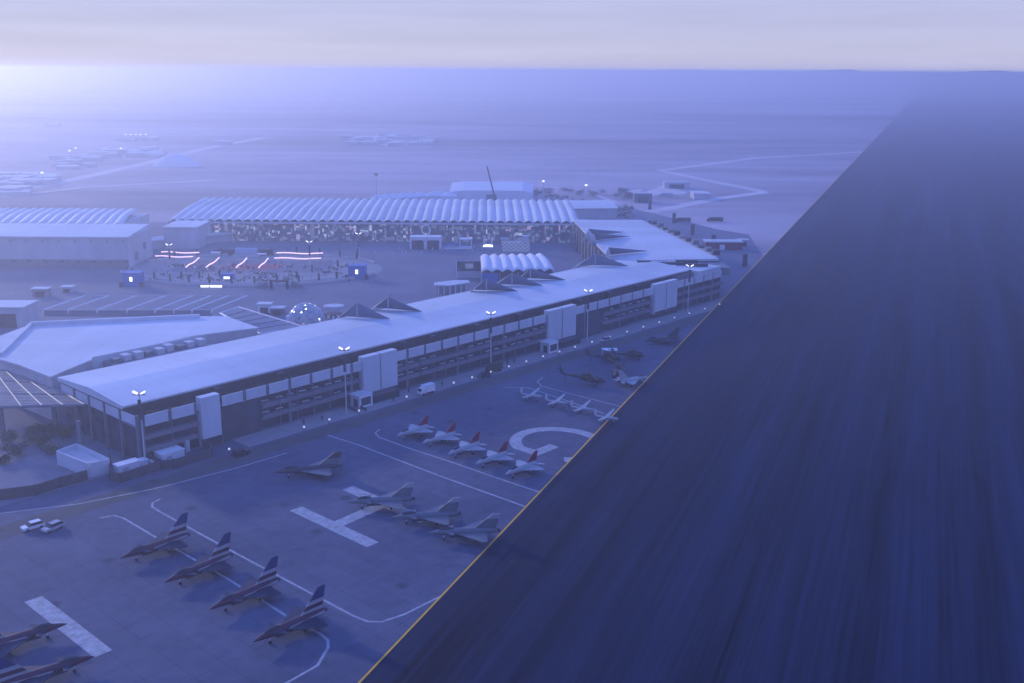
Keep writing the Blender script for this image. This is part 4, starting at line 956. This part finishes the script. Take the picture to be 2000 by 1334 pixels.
def drone(label):
    t = thing('surveillance_drone', label, 'drone', group='long-winged drones beyond letter G'); z = 1.7
    MB().loft([(4.2, 0, z, .05, .05), (3.8, 0, z+.05, .4, .5), (2.6, 0, z, .5, .55), (0, 0, z-.05, .42, .42), (-3, 0, z, .3, .3), (-4, 0, z, .2, .2)], 10).build('fuselage', 'jetwhite', t, True)
    for s_ in (-1, 1):
        MB().wing([(.9, s_*.3, z+.1), (.5, s_*6, z+.9), (0, s_*6, z+.9), (-.5, s_*.3, z+.1)][::s_], .12).build('wing', 'jetwhite', t)
        MB().wing([(-2.8, s_*.1, z+.1), (-3.6, s_*1.6, z+1.5), (-4.2, s_*1.6, z+1.5), (-3.9, s_*.1, z+.1)][::s_], .08).build('tail', 'jetwhite', t)
    p_ = MB(); p_.box(-4.3, -4.22, -.1, .1, z-1.1, z+1.1); p_.build('propeller', 'jetdark', t)
    gear(t, ((2.6, 0), (-.6, 1), (-.6, -1)), .25, 1.4)
    return t
d0 = drone('x')
series(d0, [(G(x, y), heading(118), l) for x, y, l in ((1036, 782, 'long-winged drone at the far left of its row'), (1085, 795, 'second long-winged drone of the row beyond letter G'), (1135, 808, 'third long-winged drone of the row beyond letter G'), (1182, 826, 'long-winged drone touching the runway line'))])
def helicopter(label, k=1.0, col='cargreen'):
    t = thing('helicopter', label, 'helicopter', group='dark helicopters at the far end of the apron'); z = 2.0*k
    MB().loft([(5.5*k, 0, z-.3, .1, .1), (4.8*k, 0, z-.2, .55, .6), (3*k, 0, z, .95, 1.0), (.5*k, 0, z+.1, 1.1, 1.25), (-2*k, 0, z+.25, .85, .9), (-3.4*k, 0, z+.45, .45, .5), (-8.6*k, 0, z+.75, .22, .26)], 12).build('fuselage', col, t, True)
    MB().loft([(5.0*k, 0, z+.2, .1, .1), (4.2*k, 0, z+.45, .5, .42), (2.6*k, 0, z+.75, .6, .45), (1.6*k, 0, z+.9, .3, .2)], 10).build('cockpit', 'canopy', t, True)
    MB().box(-1.8*k, 1.4*k, -.6, .6, z+1.05, z+1.75).build('engine_housing', col, t)
    MB().wing([(-7.9*k, 0, z+.7), (-9.3*k, 0, z+2.9), (-9.9*k, 0, z+2.9), (-9.0*k, 0, z+.7)], .16).build('tail_fin', col, t)
    for s_ in (-1, 1): MB().box(-.2*k, 1.2*k, s_*1.9-.9, s_*1.9+.9, z-.15, z+.05).build('stub_wing', col, t)
    h_ = MB().tube((0, 0, z+1.75), (0, 0, z+2.35), .22).build('rotor_mast', 'dark', t)
    for i in range(4):
        a = R(35+90*i); d = Vector((math.cos(a), math.sin(a), 0)); e_ = Vector((-d.y, d.x, 0))*.22
        MB().wing([d*.2-e_+Vector((0, 0, z+2.3)), d*7.2*k-e_+Vector((0, 0, z+2.0)), d*7.2*k+e_+Vector((0, 0, z+2.0)), d*.2+e_+Vector((0, 0, z+2.3))], .08).build('rotor_blade', 'dark', h_)
    mb = MB(); mb.box(-9.7*k, -9.4*k, .2, .3, z+.9, z+3.9); mb.box(-11*k, -8.1*k, .2, .3, z+2.3, z+2.5); mb.build('tail_rotor', 'dark', t)
    for s_ in (-1, 1):
        g_ = MB().tube((2.4*k, s_*1.1, .9*k), (2.4*k, s_*1.35, .4), .1).build('landing_gear', 'dark', t); MB().tube((2.4*k, s_*1.35-.12, .38), (2.4*k, s_*1.35+.12, .38), .38, n=10).build('wheel', 'tyre', g_)
    MB().tube((-7.6*k, 0, z+.5), (-7.6*k, 0, .1), .09).build('tail_leg', 'dark', t)
    return t
for px, py, h_, k, l in ((1150, 752, 110, 1.05, 'largest dark attack helicopter, nearest the camera'), (1208, 735, 200, 1.0, 'dark helicopter behind the large attack helicopter'), (1188, 708, 100, .8, 'dark helicopter under the small pale canopy'), (1235, 702, 80, .8, 'small dark helicopter beside the runway line')):
    h0 = helicopter(l, k); h0.location = G(px, py); h0.rotation_euler = (0, 0, heading(h_))
t = thing('small_canopy', 'small pale canopy among the dark helicopters', 'canopy', G(1190, 698)); MB().box(-2.8, 2.8, -1.6, 1.6, 2.8, 3.1).build('roof', 'white', t)
for x, y in ((-2.6, -1.4), (2.6, -1.4), (2.6, 1.4), (-2.6, 1.4)): MB().tube((x, y, 0), (x, y, 2.8), .1).build('post', 'steel', t)
wj = delta_jet('trainer_jet', 'white jet half across the runway line beside the helicopters', ('jetwhite', 'jetwhite', 'jetwhite'), ['jetwhite'], L_=12, span=9, canard=False); wj.location = G(1238, 752); wj.rotation_euler = (0, 0, heading(60))
sv = truck('service_truck', 'olive service truck before the balconies left of the second kiosk', S(125, 7), SROT, 'cargreen', 6.5)

# ------------------------------------------------------------------ plants
def shrub(name, lab, p, r, h, mk, n=420, trunk=False):
    t = thing(name, lab, 'tree', p)
    mb = MB(); cl = [Vector((random.gauss(0, .45)*r, random.gauss(0, .45)*r, h*random.uniform(.35, .85))) for _ in range(9)]
    for i in range(n):
        c = random.choice(cl)+Vector((random.gauss(0, 1), random.gauss(0, 1), random.gauss(0, .8)))*r*.28
        c.z = max(.15, c.z); d = Vector((random.gauss(0, 1), random.gauss(0, 1), random.gauss(0, 1))).normalized()*random.uniform(.16, .34); e_ = d.orthogonal().normalized()*random.uniform(.12, .26)
        mb.add([c-d, c+e_, c+d, c-e_], [(0, 1, 2, 3)])
    mb.build('crown', mk, t)
    tb_ = MB(); tb_.tube((0, 0, 0), (0, 0, h*.5), .16, .08)
    for c in cl[:4]: tb_.tube((0, 0, h*.35), c, .07, .03, n=5)
    tb_.build('trunk', 'bark', t)
    return t
for px, py, r_, h_, mk, lab in ((38, 890, 2.6, 4.2, 'leaf', 'dark bushy tree in the yard left of the white enclosure'), (22, 862, 2.2, 3.2, 'leaf2', 'pale bush under the slatted canopy post'), (60, 866, 2.4, 3.4, 'leaf2', 'pale bush left of the dark yard trees'),
                            (85, 872, 2.4, 3.6, 'leaf', 'dark bush behind the white enclosure'), (105, 850, 2.8, 3.4, 'leaf', 'dark tree by the middle canopy post'), (130, 852, 2.4, 3.0, 'leaf', 'dark tree beside the hall gable'), (75, 848, 2.4, 3.2, 'leaf', 'dark tree in the middle of the yard'),
                            (5, 905, 2, 2.6, 'leaf', 'dark bush at the left edge of the yard'), (100, 888, 2.0, 2.4, 'leaf2', 'pale shrub touching the white enclosure')):
    shrub('yard_tree', lab, G(px, py), r_, h_, mk)
ps = shrub('scrub_tree', 'low dark scrub tree behind the ribbed hall', (0, 0, 0), 3.4, 4.5, 'leaf', 260); ps['group'] = 'scrub trees behind the halls'
series(ps, [(G(random.uniform(560, 720) if i % 3 == 0 else random.uniform(1140, 1260), 0), 0, None) if False else (G(*random.choice(((random.uniform(690, 735), 399), (random.uniform(1125, 1180), random.uniform(379, 388)), (random.uniform(1205, 1240), random.uniform(376, 392)), (random.uniform(1165, 1235), random.uniform(500, 512)) if False else (random.uniform(1050, 1130), random.uniform(374, 384))))), random.uniform(0, 6), None) for i in range(40)])

# ------------------------------------------------------------------ far settlements
hs = thing('desert_house', 'low pale block of the settlement on the plain', 'house', group='low blocks of the far settlements')
MB().box(-8, 8, -6, 6, 0, 4).build('wall', 'wallwhite', hs); MB().box(-8.5, 8.5, -6.5, 6.5, 4, 4.7).build('roof', 'roof', hs)
sp = []
for cx0, cx1, cy0, cy1, n in ((0, 95, 345, 362, 34), (0, 40, 375, 384, 10), (180, 310, 293, 309, 34), (115, 185, 303, 330, 12), (670, 840, 266, 285, 34), (80, 125, 246, 250, 5), (240, 300, 272, 276, 7), (430, 480, 279, 284, 4), (1355, 1385, 385, 396, 2)):
    for i in range(n): sp.append((G(random.uniform(cx0, cx1), random.uniform(cy0, cy1)), R(random.choice((0, 12, 90))), None))
for i, s_ in enumerate(series(hs, sp)):
    if i: s_.scale = (random.uniform(.6, 1.7), random.uniform(.6, 1.4), random.uniform(.6, 1.2))
mt = thing('mound_tent', 'broad pale mound on the plain above the left halls', 'mound', G(346, 324))
mb = MB(); n = 16
for r_ in range(5):
    rr, zz = 24*(1-r_/5), 13*(1-(1-r_/5)**2)
    mb.v += [(rr*math.cos(2*math.pi*i/n)*1.1, rr*.6*math.sin(2*math.pi*i/n), zz) for i in range(n)]
mb.v.append((0, 0, 13.2))
for r_ in range(4):
    for i in range(n): mb.f.append((r_*n+i, r_*n+(i+1) % n, (r_+1)*n+(i+1) % n, (r_+1)*n+i)); mb.m.append(0)
for i in range(n): mb.f.append((4*n+i, 4*n+(i+1) % n, 5*n)); mb.m.append(0)
mb.build('cover', 'fabric', mt)
lp = thing('field_lamp', 'distant lit lamp on the plain', 'lamp', group='lit lamps on the plain')
MB().tube((0, 0, 0), (0, 0, 12), .4, .3).build('pole', 'steel', lp); MB().box(-.9, .9, -.7, .7, 12, 13.2).build('lamp', 'lit', lp)
series(lp, [(G(x, y+6), 0, None) for x, y in ((138, 311), (150, 305), (247, 275), (257, 275), (267, 275), (276, 275), (286, 275), (238, 306), (85, 360), (1061, 378), (1144, 387), (772, 204), (762, 204))])

# ------------------------------------------------------------------ people
def person(kind):
    top_, leg = ('robe', 'robe') if kind == 'robe' else ('suit', 'suit')
    t = thing('person', 'person in a %s standing on the forecourt' % ('white robe' if kind == 'robe' else 'dark suit'), 'person')
    bm = bmesh.new()
    J = [((0, 0, .95), .15), ((0, 0, 1.25), .16), ((0, 0, 1.45), .13), ((0, 0, 1.55), .06), ((0, 0.01, 1.68), .1), ((-.1, 0, .85), .1), ((-.11, 0, .48), .075), ((-.11, 0.02, .06), .05), ((.1, 0, .85), .1), ((.12, .03, .48), .075), ((.12, .05, .06), .05),
         ((-.2, 0, 1.42), .06), ((-.27, 0, 1.12), .05), ((-.25, .06, .86), .035), ((.2, 0, 1.42), .06), ((.27, 0, 1.12), .05), ((.25, .06, .86), .035)]
    E_ = [(0, 1), (1, 2), (2, 3), (3, 4), (0, 5), (5, 6), (6, 7), (0, 8), (8, 9), (9, 10), (2, 11), (11, 12), (12, 13), (2, 14), (14, 15), (15, 16)]
    me = bpy.data.meshes.new('body'); me.from_pydata([j[0] for j in J], E_, [])
    o = bpy.data.objects.new('body', me); C.objects.link(o); o.parent = t; me.materials.append(M['suit' if kind != 'robe' else 'skin'])
    md = o.modifiers.new('skin', 'SKIN')
    for i, j_ in enumerate(J): me.skin_vertices[0].data[i].radius = (j_[1], j_[1])
    me.skin_vertices[0].data[0].use_root = True
    bm.free()
    if kind == 'robe':
        MB().add([], []) 
        mb = MB(); n = 12; vs_ = []
        for zz, rx, ry in ((.05, .3, .24), (.7, .24, .2), (1.1, .23, .18), (1.4, .25, .17), (1.52, .1, .1)):
            vs_ += [(rx*math.cos(2*math.pi*i/n), ry*math.sin(2*math.pi*i/n), zz) for i in range(n)]
        mb.add(vs_, [(k*n+i, k*n+(i+1) % n, (k+1)*n+(i+1) % n, (k+1)*n+i) for k in range(4) for i in range(n)]); mb.build('robe', 'robe', t, True)
    MB().loft([(-.11, 0, 0, .05, .05), (-.05, 0, 0, .115, .12), (.05, 0, 0, .115, .12), (.11, 0, 0, .05, .05)], 8).build('hair', 'suit' if kind != 'robe' else 'robe', t, True).location = (0, -.02, 1.72)
    return t
def crowd(kind, n, lab, where):
    t = person(kind); t['label'] = lab; t['group'] = lab.replace('person', 'people', 1)
    series(t, [(where(), random.uniform(0, 6), None) for i in range(n)])
crowd('suit', 9, 'person in dark clothes standing on the forecourt of the long hall', lambda: S(random.uniform(36, 150), random.uniform(3, 8.5)))
crowd('suit', 40, 'person in dark clothes on the round plaza', lambda: Vector((pc.x+random.uniform(-50, 55), pc.y+random.uniform(-38, 20), .1)))
crowd('robe', 18, 'person in a white robe in the courtyard', lambda: G(random.uniform(600, 1060), random.uniform(484, 498)))

# ------------------------------------------------------------------ haze
hz = MB(); hz.box(-65000, 65000, -4000, 65000, -12, 103); hz = hz.build('haze', [])
hz['kind'] = 'stuff'
mv = bpy.data.materials.new('haze'); mv.use_nodes = True; t = mv.node_tree; t.nodes.clear()
out = t.nodes.new('ShaderNodeOutputMaterial'); pv = t.nodes.new('ShaderNodeVolumePrincipled')
pv.inputs['Color'].default_value = (0.76, 0.80, 0.96, 1); pv.inputs['Density'].default_value = 0.00060; pv.inputs['Anisotropy'].default_value = 0.70
t.links.new(pv.outputs[0], out.inputs['Volume']); hz.data.materials.append(mv)
for o in list(C.objects):
    if o.get('label') == 'x': o['label'] = o.name
